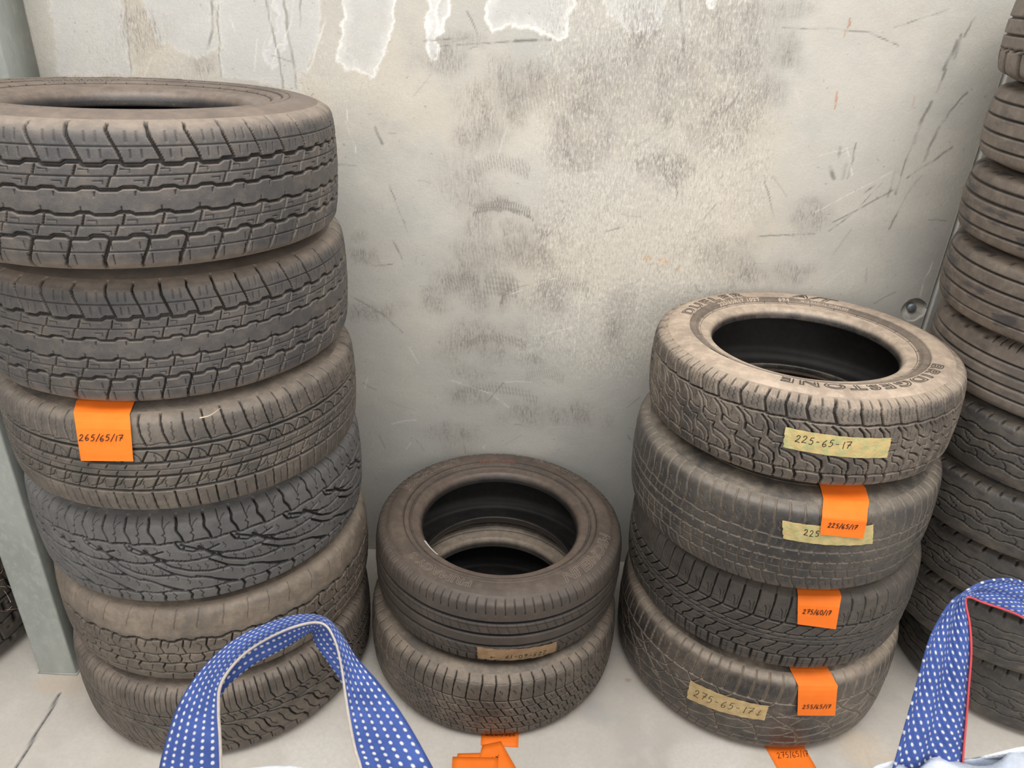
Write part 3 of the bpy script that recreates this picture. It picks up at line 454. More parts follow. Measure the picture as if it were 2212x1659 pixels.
def pat_diam(t):          # shoulder bars, three rows of slanted lozenges
    t.circ(.44, 4.2, 6); t.circ(-.66, 3, 5)
    t.circ(.16, 2.6, 4.5, [(0, 1), (.24, -1), (.25, 1), (.49, -1), (.5, 1), (.74, -1), (.75, 1), (.99, -1)]); t.circ(-.14, 3.2, 5, [(0, -1.5), (.24, 1.5), (.25, -1.5), (.49, 1.5), (.5, -1.5), (.74, 1.5), (.75, -1.5), (.99, 1.5)]); t.circ(-.42, 2.8, 5)
    def f(o):
        t.line([(o, 1.22), (o+.015, 1.0), (o+.0, .82), (o-.02, .48)], 3.4, 5); t.line([(o+.05, .98), (o+.20, .98)], 2, 1.6, .0)
        t.line([(o-.02, .42), (o+.06, .18)], 2.8, 5); t.line([(o+.10, .14), (o+.20, -.12)], 3.2, 5.5); t.line([(o+.06, -.16), (o+.13, -.40)], 3, 5.5); t.line([(o+.02, -.44), (o+.10, -.64)], 3, 5)
        for a, b in ((.10, .74), (.14, .30), (.03, .02), (.2, -.28), (.18, -.54), (.12, -.84)):
            t.line([(o+a-.02, b+.06), (o+a-.01, b), (o+a+.015, b), (o+a+.02, b-.06)], 1.3, 2.6, .8)
        t.line([(o+.2, -.68), (o+.21, -.9), (o+.19, -1.1)], 2.6, 4)
    t.rep(4, f)
def pat_dueler(t):        # all terrain: shoulder lugs with fine zigzag sipes, crescents
    t.circ(.58, 4.5, 7, [(0, 1.5), (.2, -1), (.5, 1.5), (.7, -1)]); t.circ(-.66, 4.5, 7, [(0, -1), (.2, 1.5), (.5, -1), (.7, 1.5)])
    def zz(x, v0, v1, n=5): t.line([(x+(.012 if i % 2 else -.012), v0+(v1-v0)*i/n) for i in range(n+1)], 1.2, 2.4, .7)
    def f(o):
        t.line([(o+.04, 1.24), (o+.03, 1.05), (o+.0, .86), (o+.05, .72), (o+.10, .58)], 5.5, 7.5); t.line([(o+.28, 1.2), (o+.28, .98)], 3, 3.5)
        for k in (.16, .27, .38): zz(o+k, .95, .68)
        for k in (.12, .19, .33, .42): t.line([(o+k, 1.14), (o+k+.03, 1.02)], 1.5, 1.6, .1)
        t.line([(o+.02, .52), (o+.16, .40), (o+.24, .22), (o+.24, .05)], 4.4, 7); t.line([(o+.16, .52), (o+.32, .40), (o+.38, .24)], 2.6, 5)
        t.line([(o+.24, .24), (o+.46, .14), (o+.62, .14)], 3, 6); t.line([(o+.24, .04), (o+.4, -.06), (o+.6, -.04)], 3, 6); t.line([(o+.1, -.04), (o+.06, -.2), (o+.12, -.36)], 3.4, 6)
        t.line([(o+.06, -.18), (o+.3, -.24), (o+.46, -.34), (o+.50, -.5), (o+.48, -.62)], 4.4, 7); t.line([(o+.12, -.36), (o+.28, -.4), (o+.38, -.5), (o+.40, -.62)], 2.6, 5)
        zz(o+.42, .50, .28, 3); zz(o+.1, .3, .08, 3); zz(o+.36, .02, -.12, 2); zz(o+.22, -.44, -.62, 3); zz(o+.47, -.08, -.22, 2)
        t.line([(o+.0, -.68), (o+.06, -.82), (o+.04, -.95), (o+.06, -1.22)], 5.5, 7.5); t.line([(o+.24, -.74), (o+.28, -.84), (o+.25, -1.0)], 1.8, 3.5)
    t.rep(2, f)
def pat_comf(t):          # curvy long shoulder slots, rows of small squares
    t.circ(.36, 3.2, 5, [(0, 2), (.23, 2), (.27, -1.5), (.48, -1.5), (.52, 2), (.73, 2), (.77, -1.5), (.98, -1.5)]); t.circ(.10, 4, 6); t.circ(-.16, 4, 6); t.circ(-.58, 3, 5, [(0, 1.5), (.48, 1.5), (.52, -1.5), (.98, -1.5)])
    def f(o):
        t.line([(o+.0, 1.28), (o+.02, 1.0), (o+.03, .8), (o+.07, .62), (o+.05, .48), (o+.04, .36), (o+.0, .12)], 3.0, 4.5, .9)
        t.line([(o+.13, .72), (o+.16, .66), (o+.13, .58), (o+.17, .52)], 1.3, 2.4, .8); t.line([(o+.14, .30), (o+.16, .25), (o+.14, .18)], 1.3, 2.4, .7)
        t.line([(o+.05, .10), (o+.05, .03)], 2.4, 4); t.line([(o+.17, -.09), (o+.17, -.16)], 2.4, 4)
        t.line([(o+.06, -.18), (o+.05, -.38), (o+.10, -.56)], 3, 5); t.line([(o+.15, -.2), (o+.15, -.3)], 1.8, 3.5); t.line([(o+.0, -.37), (o+.25, -.38)], 1.8, 4)
        t.line([(o+.02, -.6), (o+.06, -.78), (o+.14, -.92), (o+.16, -1.15)], 3, 4.5); t.line([(o+.10, -.68), (o+.17, -.68), (o+.2, -.8)], 1.5, 3, .8)
    t.rep(4, f)
def pat_hs(t):            # tapered shoulder slits, slanted blocks
    t.circ(.34, 6, 7); t.circ(.05, 3.4, 6); t.circ(-.06, 2.6, 5); t.circ(-.20, 3.4, 6); t.circ(-.60, 5, 7)
    def f(o):
        t.line([(o+.0, 1.0), (o+.0, .80), (o-.01, .56), (o-.02, .36)], 3.4, 5); t.line([(o+.0, 1.22), (o+.0, 1.0)], 2, 2, .5)
        t.line([(o+.12, .68), (o+.15, .60), (o+.16, .42)], 1.4, 3, .8); t.line([(o+.2, .70), (o+.2, .46)], 1.4, 3, .8); t.line([(o+.04, .5), (o+.10, .5)], 1.2, 2.5, .7)
        t.line([(o+.20, .32), (o+.12, .20), (o+.0, .06)], 3.4, 6); t.line([(o+.06, .26), (o+.14, .25)], 1.2, 2.5, .8); t.line([(o+.1, .02), (o+.0, -.05)], 1.5, 3); t.line([(o+.2, -.10), (o+.08, -.18)], 1.6, 3)
        t.line([(o+.20, -.22), (o+.14, -.34), (o+.02, -.46), (o+.0, -.58)], 3.4, 6); t.line([(o+.06, -.32), (o+.14, -.30)], 1.2, 2.5, .8); t.line([(o+.10, -.46), (o+.2, -.48)], 1.2, 2.5, .8)
        t.line([(o+.1, -.62), (o+.1, -1.2)], 5, 6.5); t.line([(o+.2, -.66), (o+.2, -.95)], 1.4, 3, .8); t.line([(o+.02, -.8), (o+.22, -.8)], 1.4, 2.5, .7)
    t.rep(4, f)
def pat_scorp(t):         # rib under long shoulder bars, crossing arcs
    t.circ(.46, 4, 5.5); t.circ(-.74, 3, 5)
    def f(o):
        t.line([(o, 1.30), (o, 1.0), (o-.012, .76), (o-.03, .48)], 3.6, 5, .9); t.line([(o+.07, .86), (o+.065, .72)], 1.4, 2.5, .5)
        t.line([(o+.06, -.76), (o+.0, -1.05)], 2.8, 4.5)
    t.rep(6, f)
    def g(o):
        t.line([(o-.10, .42), (o+.05, .16), (o+.24, -.06), (o+.42, -.26), (o+.5, -.5), (o+.52, -.72)], 4, 6); t.line([(o+.60, .42), (o+.48, .22), (o+.28, .10), (o+.05, .04), (o-.18, .10), (o-.3, .2)], 3.2, 5)
        t.line([(o+.52, .10), (o+.38, -.14), (o+.16, -.28), (o-.08, -.30), (o-.28, -.22)], 3.2, 5); t.line([(o+.5, -.28), (o+.3, -.48), (o+.06, -.56), (o-.15, -.52)], 3.2, 5)
        for a, b in ((.12, .28), (.34, .0), (.2, -.14), (.05, -.16), (.36, -.38), (.14, -.42), (.4, .32)): t.line([(o+a-.01, b+.05), (o+a+.01, b-.05)], 1.3, 2.5, .8)
    t.rep(2, g)
def pat_mud(t):
    t.circ(.6, 6, 9, [(0, 2), (.5, -2)]); t.circ(0, 6, 9, [(0, -3), (.25, 3), (.5, -3), (.75, 3)]); t.circ(-.6, 6, 9, [(0, -2), (.5, 2)])
    def f(o):
        t.line([(o, 1.25), (o+.02, .6)], 8, 10); t.line([(o+.12, .6), (o+.2, 0)], 5, 9); t.line([(o+.3, 0), (o+.36, -.6)], 5, 9); t.line([(o+.1, -.6), (o+.14, -1.25)], 8, 10); t.line([(o+.3, .4), (o+.36, .2)], 1.6, 3); t.line([(o+.06, -.2), (o+.1, -.4)], 1.6, 3)
    t.rep(2, f)
def pat_rib(t):           # worn commercial ribs
    for v, w_ in ((.66, 5), (.24, 5), (-.20, 5), (-.62, 3.5)): t.circ(v, w_, 5)
    def f(o): t.line([(o, 1.25), (o, 1.08)], 1.8, 1.5, .6)
    t.rep(4, f)
def pat_ribcut(t):
    for v, w_ in ((.5, 4.5), (.14, 4.5), (-.20, 4.5), (-.56, 4)): t.circ(v, w_, 5)
    def f(o): t.line([(o, 1.3), (o+.02, .9)], 2.8, 3); 
    t.rep(6, f)
def pat_van(t):           # thin wavy grooves and toothed shoulder
    wv = [(0, 0), (.08, 2.6), (.2, 3), (.28, 0), (.36, -2.6), (.46, -3), (.5, 0), (.58, 2.6), (.7, 3), (.78, 0), (.86, -2.6), (.96, -3)]
    for v in (.52, .19, -.15, -.48): t.circ(v, 3, 4.5, [(a+v*.3, b) for a, b in wv])
    t.rep(4, lambda o: (t.line([(o, 1.15), (o, .98)], 4.5, 4.5), t.line([(o+.05, -1.0), (o+.05, -1.2)], 4, 4)))
    t.rep(12, lambda o: t.line([(o, .96), (o, .90)], 1.3, 1.6, .6))
    t.rep(2, lambda o: (t.line([(o+.2, .16), (o+.26, .02), (o+.36, -.04), (o+.34, -.13)], 1.5, 3, .9), t.line([(o+.0, -.20), (o+.08, -.32), (o+.06, -.46)], 1.5, 3, .9)))
def pat_teeth(t):
    for v in (.3, -.1): t.circ(v, 4.5, 5)
    t.circ(-.45, 4, 5, [(0, 3), (.06, -3), (.12, 3), (.25, 3), (.31, -3), (.37, 3), (.5, 3), (.56, -3), (.62, 3), (.75, 3), (.81, -3), (.87, 3)])
    t.rep(8, lambda o: t.line([(o, -.5), (o, -1.2)], 3.4, 5))

def rubber(name, base, dust_and_highlight, groove, amt=.5, edge=.6, rough=.62, seed=0.0, blotch=None):
    base = tuple(x*.80 for x in base); dust_and_highlight = tuple(x*.86 for x in dust_and_highlight)
    t = NT(name, rough-.06, .45)
    m = t.n.new('ShaderNodeMapping'); m.inputs['Location'].default_value = (seed, seed*.7, seed*1.3); t.link(t.co.outputs['Object'], m.inputs[0]); V = m.outputs[0]
    n1 = t.noise(7, 5, .65, vec=V); n2 = t.noise(38, 5, .7, vec=V); n3 = t.noise(420, 3, .6, vec=V)
    d = t.math('ADD', t.ramp(n1, .38, .68, 0, amt), t.ramp(n2, .45, .72, 0, amt*.55))
    d = t.math('ADD', d, t.math('MULTIPLY', t.attr('dust_and_highlight'), edge)); d = t.math('MULTIPLY', d, t.ramp(n2, .2, .6, .6, 1.15)); d = t.math('MINIMUM', d, 1.0)
    c = t.mix(d, base, dust_and_highlight)
    if blotch:
        bcol, bs = blotch; c = t.mix(t.ramp(t.noise(9, 3, .55, vec=V, stretch=(1, 1, 3.5)), .54, .62, 0, bs), c, bcol)
    g = t.math('MULTIPLY', t.attr('groove'), t.ramp(n2, .2, .8, 1.05, .85)); g = t.math('MINIMUM', g, 1.0)
    c = t.mix(g, c, groove)
    c = t.mix(t.ramp(n3, .62, .75, 0, .3), c, tuple(min(1, x*1.7) for x in dust_and_highlight))
    t.color(c); t.bump(t.math('ADD', n3, t.math('MULTIPLY', n2, 1.2)), .0006, .6)
    return t.m
LINER = rubber('inner_liner_rubber', (.020, .019, .019), (.05, .045, .040), (.01, .01, .01), .5)
def tire(label, pat, N, X, Y, Z, R, W, tx, ty, mats, rot=0.0, step=1.45, group=None, rb=.2165, band=0.0, rings='std', dustv=None, cat='tyre', seed=1):
    mt, ms, mb = mats
    root = empty('tyre', (X, Y, Z), (tx, ty, 0)); tag(root, label, cat, group)
    C = outer_profile(R, W, rb); AL = np.r_[0, np.cumsum(np.hypot(*np.diff(C, axis=0).T))]; tot = AL[-1]; mid = tot/2
    zc = np.interp(AL, AL, C[:, 1])
    # arc positions
    s_sh = mid-AL[np.argmin(np.abs(C[:len(C)//2, 0]-(R-.0125)))]       # shoulder edge arc from centre
    s_end = mid-AL[np.argmin(np.abs(C[:len(C)//2, 0]-(R-.034)))]
    s_bead = mid-AL[np.argmin(np.abs(C[:len(C)//2, 0]-(rb+.030)))]
    Th = s_sh*1000
    L = 2*math.pi*R*1000/N; k = int(round(L/step/4))*4
    rg = np.random.RandomState(seed)
    pl = rg.choice([.88, 1.0, 1.13], N); pl = pl/pl.sum()*2*math.pi; ed = np.r_[0, np.cumsum(pl)]
    ths = []; tc = []
    for i in range(N):
        mid_a = (ed[i]+ed[i+1])/2+rot
        rel = (mid_a+math.pi/2-math.atan2(-X, Y)*-1) # direction towards the viewer's side of the stack
        rel = (rel+math.pi) % (2*math.pi)-math.pi
        stp = 1 if abs(rel) < R_(118) else 4
        j = np.arange(0, k, stp); ths += list(ed[i]+(ed[i+1]-ed[i])*j/k+rot); tc += list(j)
    ths = np.array(ths); tc = np.array(tc)
    S = np.linspace(-s_end, s_end, int(2*s_end*1000/(step*.95)))       # from lower to upper edge
    T = Tile(L, Th, S*1000, k); pat(T)
    pr = resample(C, mid-S)                                            # upper edge is s>0 -> small arc
    d = np.gradient(pr, axis=0); nrm = np.stack([d[:, 1], -d[:, 0]], 1); nrm /= np.linalg.norm(nrm, axis=1)[:, None]
    if nrm[len(S)//2, 0] < 0: nrm = -nrm
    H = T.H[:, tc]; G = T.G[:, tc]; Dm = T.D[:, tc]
    fade = sstep(s_end*1.0, s_end*.93, np.abs(S))[:, None]
    H = H*fade/1000; G = G*fade
    TT, SS = np.meshgrid(ths, S, indexing='xy')
    low = (fbm(np.cos(TT)*9+5, np.sin(TT)*9+SS*40, seed, 3)-.5)*.0014
    rad = pr[:, 0, None]+nrm[:, 0, None]*(H+low*fade); z = pr[:, 1, None]+nrm[:, 1, None]*(H+low*fade)
    P = np.stack([rad*np.cos(TT), rad*np.sin(TT), z], -1)
    vv = SS*1000/Th
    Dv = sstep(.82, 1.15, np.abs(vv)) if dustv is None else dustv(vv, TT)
    Dv = np.maximum(Dv, Dm)  # real shoulder dust merged with the painted groove-edge highlight
    mesh_np('tread', P.reshape(-1, 3), grid_faces(len(S), len(ths), True), mt, root, attrs={'groove': G.ravel(), 'dust_and_highlight': Dv.ravel()})
    sub = ths[::2] if step < 2 else ths
    for sg in (1, -1):
        ss = np.linspace(s_end, s_bead, 46 if sg > 0 else 20)*sg
        q = resample(C, mid-ss); dq = np.gradient(q, axis=0); nq = np.stack([-dq[:, 1], dq[:, 0]], 1); nq /= np.linalg.norm(nq, axis=1)[:, None]
        if (nq[:, 1]*sg).mean() < 0: nq = -nq
        rel = (q[:, 0]-rb)/(R-rb)
        disp = np.zeros(len(q)); dst = .35+0*rel; grv = 0*rel
        if rings == 'std':
            ss2 = np.linspace(s_end, s_bead, 120 if sg > 0 else 40)*sg; q = resample(C, mid-ss2); dq = np.gradient(q, axis=0); nq = np.stack([-dq[:, 1], dq[:, 0]], 1); nq /= np.linalg.norm(nq, axis=1)[:, None]
            if (nq[:, 1]*sg).mean() < 0: nq = -nq
            rel = (q[:, 0]-rb)/(R-rb); disp = np.zeros(len(q)); grv = 0*rel
            for c0, w0, h0 in ((.875, .012, -.0016), (.845, .010, -.0014), (.815, .009, -.0012), (.42, .010, .0018), (.395, .010, -.0016), (.31, .012, .0016), (.27, .010, -.0016), (.235, .010, .0012)):
                g_ = np.exp(-((rel-c0)/w0)**2); disp += g_*h0
                if h0 < 0: grv += g_*.75
            dst = .30+.5*sstep(.75, .9, rel)+.2*sstep(.4, .3, rel)
            grv = np.maximum(grv, band*sstep(.235, .25, rel)*sstep(.405, .39, rel))
        q = q+nq*disp[:, None]*(np.minimum(1, 6*np.minimum(np.linspace(0, 1, len(q)), 1-np.linspace(0, 1, len(q))))[:, None])
        if sg < 0: q = q[::-1]; grv = grv[::-1]; dst = dst[::-1]
        q = q[::-1]   # go upwards-outwards consistently
        grv = grv[::-1]; dst = dst[::-1]
        A = np.stack([q[:, 0, None]*np.cos(sub), q[:, 0, None]*np.sin(sub), q[:, 1, None]+0*sub], -1)[::-1]
        F = grid_faces(len(q), len(sub), True)
        if sg > 0: pass
        one = np.ones(len(sub))
        mesh_np('sidewall', A.reshape(-1, 3), F, ms, root, attrs={'groove': (grv[::-1][:, None]*one).ravel(), 'dust_and_highlight': (dst[::-1][:, None]*one).ravel()})
        # bead: flange, toe and a short way up the inside
        h = W/2
        inner = [(rb, .70*h), (rb-.0005, .62*h), (rb+.004, .60*h), (rb+.014, .655*h)]
        sb = np.linspace(s_bead, mid, 22); qb = resample(C, mid-sb)
        qb = np.vstack([qb, catmull(np.array(inner), 4)[1:]])
        if sg < 0: qb = qb*np.array([1, -1])
        sb3 = sub
        A = np.stack([qb[:, 0, None]*np.cos(sb3), qb[:, 0, None]*np.sin(sb3), qb[:, 1, None]+0*sb3], -1)
        dd = sstep(.62, .42, np.linspace(0, 1, len(qb)))
        mesh_np('bead', A.reshape(-1, 3), grid_faces(len(qb), len(sb3), True), mb, root, attrs={'groove': (0*dd[:, None]+0*sb3).ravel(), 'dust_and_highlight': (dd[:, None]+0*sb3).ravel()})
    h = W/2; rr = R-rb
    IL = catmull(np.array([(rb+.014, .655*h), (rb+.03, .74*h), (rb+.30*rr, .86*h), (rb+.5*rr, .90*h), (rb+.68*rr, .88*h), (R-.032, .76*h), (R-.020, .62*h), (R-.015, .3*h), (R-.0145, 0), (R-.015, -.3*h), (R-.020, -.62*h), (R-.032, -.76*h), (rb+.68*rr, -.88*h), (rb+.5*rr, -.90*h), (rb+.30*rr, -.86*h), (rb+.03, -.74*h), (rb+.014, -.655*h)]), 4)
    sb4 = np.linspace(0, 2*np.pi, 240, endpoint=False)
    TT, _ = np.meshgrid(sb4, IL[:, 0]); ridge = .0006*sstep(.9, 1., np.sin((TT*60)+IL[:, 1][:, None]*60))
    A = np.stack([(IL[:, 0, None]-ridge)*np.cos(sb4), (IL[:, 0, None]-ridge)*np.sin(sb4), IL[:, 1, None]+0*sb4], -1)
    mesh_np('inner_liner', A.reshape(-1, 3), grid_faces(len(IL), 240, True), LINER, root)
    root['_'] = 0; del root['_']
    info = dict(root=root, C=C, mid=mid, R=R, W=W, X=X, Y=Y, Z=Z, rb=rb, Th=Th)
    return info
def surf_pt(info, th, s, off):
    """point on the tread surface at angle th and signed arc s (m) from the centre line, local coordinates"""
    C = info['C']; q = resample(C, info['mid']-np.asarray(s)); q2 = resample(C, info['mid']-np.asarray(s)-1e-4)
    d = q-q2; n = np.stack([d[:, 1], -d[:, 0]], 1); n /= np.linalg.norm(n, axis=1)[:, None]+1e-12
    n = np.where((q*n).sum(1)[:, None]*np.sign(1) < 0, -n, n)
    q = q+n*np.asarray(off)[..., None]
    return np.stack([q[:, 0]*np.cos(th), q[:, 0]*np.sin(th), q[:, 1]], -1)

# lettering moulded on the sidewall
def lettering(info, text, ang, rad, size, mat, outline=True, space=1.05, h=.0009, shear=0.0, side=1, width=1.0):
    """ang: angle (deg) of the start of the text, running clockwise seen from above, tops outward"""
    cu = bpy.data.curves.new('raised_lettering', 'FONT'); cu.body = text; cu.size = size*1.4; cu.space_character = space; cu.shear = shear
    cu.resolution_u = 3
    if outline: cu.fill_mode = 'NONE'; cu.bevel_depth = h; cu.bevel_resolution = 0; cu.offset = size*.02
    else: cu.extrude = .0014; cu.offset = size*.02
    tmp = bpy.data.objects.new('tmp', cu); COL.objects.link(tmp)
    bpy.context.view_layer.update()
    me = bpy.data.meshes.new_from_object(tmp.evaluated_get(bpy.context.evaluated_depsgraph_get()))
    bpy.data.objects.remove(tmp); bpy.data.curves.remove(cu)
    me.name = 'raised_lettering'
    bmh = bmesh.new(); bmh.from_mesh(me)
    for _ in range(3):
        le = [e for e in bmh.edges if e.calc_length() > .005]
        if not le: break
        bmesh.ops.subdivide_edges(bmh, edges=le, cuts=1)
    bmh.to_mesh(me); bmh.free()
    n = len(me.vertices); co = np.empty(n*3, np.float32); me.vertices.foreach_get('co', co); co = co.reshape(-1, 3)
    r = rad+co[:, 1]-size*.5; th = R_(ang)-co[:, 0]*width/rad
    C = info['C'][:len(info['C'])//2]; rs = C[:, 0]; zs = C[:, 1]; z = np.interp(r, rs, zs)
    z = z+co[:, 2]+.0003
    V = np.stack([r*np.cos(th), r*np.sin(th), z*side], -1)
    me.vertices.foreach_set('co', V.astype(np.float32).ravel()); me.update(); me.materials.append(mat)
    o = bpy.data.objects.new('raised_lettering', me); COL.objects.link(o); o.parent = info['root']; return o

# handwriting as thin ink strokes
GL = {'0': [[(.3, 1), (.08, .75), (.08, .25), (.3, 0), (.52, .25), (.5, .75), (.3, 1)]], '1': [[(.25, 1), (.2, .5), (.22, 0)]],
 '2': [[(.02, .72), (.2, 1), (.42, .85), (.3, .45), (.0, .03), (.25, .05), (.55, .0)]], '5': [[(.5, 1), (.2, .95), (.1, .58), (.34, .62), (.46, .35), (.3, .03), (.02, .05)]],
 '6': [[(.42, 1), (.15, .65), (.06, .25), (.25, 0), (.48, .18), (.36, .42), (.12, .3)]], '7': [[(.0, .9), (.3, .95), (.56, .98), (.38, .5), (.26, 0)], [(.18, .48), (.6, .5)]],
 '/': [[(.0, -.15), (.4, 1.15)]], '-': [[(.06, .45), (.42, .48)]], ' ': [], '>': [[(.0, .4), (.8, .42)], [(.55, .65), (.82, .42), (.55, .2)]], 'v': [[(.3, 1), (.28, 0)], [(.08, .3), (.28, 0), (.5, .3)]], 'x': [[(0, 0), (.5, .8)], [(0, .7), (.5, .1)]], 'c': [[(.4, .8), (.1, .5), (.4, .1)]]}
INK = plain('black_marker_ink', (.012, .012, .014), .5, .3)
def handwriting(text, fn, u0, v0, height, asp, parent, width=.0011, slant=.15, du=.78, flip=False, name='handwriting', maxu=None):
    """fn(u, v, off) -> point; u to the right and v up, both in metres"""
    V = []; F = []; rg = np.random.RandomState(len(text)+3); x = 0
    for ch in text:
        wob = rg.uniform(-.06, .06)
        for st in GL[ch]:
            P = catmull(np.array(st), 5) if len(st) > 2 else np.array([st[0], ((st[0][0]+st[1][0])/2, (st[0][1]+st[1][1])/2), st[1]], float)
            U = (x+P[:, 0]+P[:, 1]*slant)*height*asp; W_ = (P[:, 1]+wob)*height
            if flip: U = -U; W_ = -W_
            U = U+u0; W_ = W_+v0
            if maxu is not None and U.max() > maxu: continue
            t = np.gradient(np.stack([U, W_], 1), axis=0); t /= np.linalg.norm(t, axis=1)[:, None]+1e-9
            nx, ny = -t[:, 1]*width/2, t[:, 0]*width/2; b0 = len(V)
            for i in range(len(U)):
                V.append(fn(U[i]+nx[i], W_[i]+ny[i], .0004)); V.append(fn(U[i]-nx[i], W_[i]-ny[i], .0004))
                if i: F.append([b0+2*i-2, b0+2*i-1, b0+2*i+1, b0+2*i])
        x += du*(.62 if ch in '1/' else 1)
    return mesh_np(name, np.array(V), np.array(F), INK, parent)

# --- rubber looks
DK = (.030, .030, .031); GR = (.010, .010, .010)
def looks(name, base, dust_and_highlight, groove=GR, amt=.5, edge=.6, side=None, sidedust=None, sideamt=.7, blotch=None, seed=0, rough=.62):
    side = side or base; sidedust = sidedust or dust_and_highlight
    return (rubber(name+'_tread', base, dust_and_highlight, groove, amt, edge, rough, seed, blotch), rubber(name+'_sidewall', side, sidedust, GR, sideamt, .5, .7, seed+3, None), rubber(name+'_bead', (.022, .022, .023), sidedust, GR, .15, .75, .5, seed+5, None))
TAN = (.36, .27, .195); GREY = (.135, .120, .108); BRN = (.17, .128, .098)
TY = {}
def T(key, *a, **k):
    k.setdefault('group', {'L': 'tyres of the tall left stack', 'M': 'tyres of the short middle stack', 'R': 'tyres of the right stack'}.get(key[0])); TY[key] = tire(*a, **k); return TY[key]
LH = looks('dusty_highway', (.070, .068, .070), (.27, .22, .178), amt=.28, edge=.8, side=(.13, .105, .088), sidedust=(.21, .165, .135), seed=1)
T('L1', 'topmost tyre of the tall left stack with open rim hole and zigzag ribbed tread', pat_ht, 23, *DATA['T']['L1'], LH, rot=.3, seed=2)
T('L2', 'zigzag ribbed tyre second from the top of the tall left stack', pat_ht, 23, *DATA['T']['L2'], LH, rot=1.0, seed=3)
T('L3', 'third tyre from the top of the left stack, behind orange card 265/65/17', pat_hp, 32, *DATA['T']['L3'], looks('brown_highway', (.080, .072, .064), (.25, .205, .165), amt=.42, edge=.5, seed=2), seed=4)
T('L4', 'grey all-terrain tyre with leaf-shaped tread blocks, fourth down the left stack', pat_at, 22, *DATA['T']['L4'], looks('grey_terrain', (.110, .107, .107), (.24, .23, .22), amt=.3, edge=.35, seed=4), seed=5)
T('L5', 'worn tyre with bald brown shoulder over hexagonal blocks, second from bottom of left stack', pat_worn, 22, *DATA['T']['L5'], looks('muddy_worn', (.095, .081, .068), (.28, .225, .175), amt=.5, edge=.6, seed=5), seed=6)
T('L6', 'bottom tyre of the tall left stack with sweeping S-shaped grooves, resting on the floor', pat_wave, 20, *DATA['T']['L6'], looks('brown_wave', (.080, .070, .060), (.25, .20, .16), amt=.45, edge=.4, seed=6), seed=7)
T('M1', 'upper tyre of the short middle stack, open rim hole, smooth brown sidewall with raised lettering', pat_tour, 25, *DATA['T']['M1'], looks('brown_touring', (.075, .063, .055), (.135, .105, .085), amt=.5, edge=.4, side=(.078, .062, .052), sidedust=(.15, .112, .088), seed=7), seed=8)
T('M2', 'lower tyre of the short middle stack on the floor, slanted lozenge tread blocks', pat_diam, 17, *DATA['T']['M2'], looks('tan_lozenge', (.080, .070, .062), (.30, .24, .185), amt=.4, edge=.55, side=(.11, .098, .085), seed=8), seed=9)
T('R1', 'top tyre of the right stack with light tan dusty lettered sidewall', pat_dueler, 24, *DATA['T']['R1'], looks('tan_terrain', (.070, .063, .058), (.38, .305, .235), amt=.35, edge=.75, side=(.33, .26, .205), sidedust=(.54, .43, .335), sideamt=.9, seed=9), seed=10, band=.62)
T('R2', 'second tyre of the right stack with curved tan slots, behind orange card 225/65/17', pat_comf, 19, *DATA['T']['R2'], looks('black_comfort', (.048, .046, .046), (.26, .22, .175), groove=(.25, .20, .155), amt=.28, edge=.5, seed=10, rough=.5), seed=11)
T('R3', 'third tyre of the right stack, dark tapered shoulder slits, behind orange card 275/60/17', pat_hs, 18, *DATA['T']['R3'], looks('dark_slit', (.058, .052, .047), (.17, .142, .118), amt=.4, edge=.45, seed=11), seed=12)
T('R4', 'bottom tyre of the right stack with tan-filled crossing grooves, resting on the floor', pat_scorp, 13, *DATA['T']['R4'], looks('tan_crossing', (.038, .037, .037), (.38, .31, .245), groove=(.30, .24, .185), amt=.25, edge=.85, seed=12, rough=.5), seed=13)
RIB = looks('brown_rib', (.115, .095, .080), (.25, .20, .16), amt=.65, edge=.25, seed=13, blotch=((.035, .036, .042), .75))
RIB2 = looks('pale_rib', (.15, .125, .105), (.27, .22, .18), amt=.7, edge=.2, seed=15, blotch=((.05, .048, .05), .4))
VAN = looks('black_van', (.060, .056, .053), (.15, .125, .10), amt=.6, edge=.35, seed=14, blotch=((.028, .028, .030), .6))
FR = [('T10', pat_van, (1.5393, 1.7335, .111, .329, .220, 0, 0), VAN, 'bottom tyre of the far right stack on the floor, wavy thin grooves'),
 ('T9', pat_van, (1.450, 1.7353, .317, .337, .205, -.05, 0), VAN, 'wavy-grooved black tyre resting directly on the bottom tyre of the far right stack'),
 ('T8', pat_van, (1.437, 1.7233, .506, .341, .194, -.014, .002), VAN, 'third wavy-grooved black tyre up from the floor in the far right stack'),
 ('T7', pat_van, (1.385, 1.7213, .685, .343, .187, -.035, -.03), VAN, 'second wavy-grooved tyre below the ribbed brown ones, far right stack'),
 ('T6', pat_van, (1.386, 1.7173, .858, .344, .185, -.007, .002), VAN, 'uppermost wavy-grooved black tyre of the far right stack, behind the dusty top tyre'),
 ('T5', pat_ribcut, (1.387, 1.716, 1.03, .344, .185, -.03, -.018), RIB2, 'lowest ribbed brown tyre of the far right stack with cut shoulder, beside the wall bolt'),
 ('T4', pat_rib, (1.374, 1.715, 1.20, .345, .183, -.044, -.037), RIB, 'ribbed brown tyre with black scuffs just above the wall bolt, far right stack'),
 ('T3', pat_rib, (1.367, 1.715, 1.37, .345, .183, -.026, -.01), RIB, 'ribbed brown tyre, third from the top of the far right stack'),
 ('T2', pat_rib, (1.36, 1.709, 1.543, .345, .191, -.023, -.012), RIB2, 'pale ribbed tyre, second from the top of the far right stack'),
 ('T1', pat_teeth, (1.345, 1.713, 1.727, .346, .20, -.038, -.033), RIB2, 'topmost tyre of the far right stack with toothed shoulder, cut by the photo corner')]
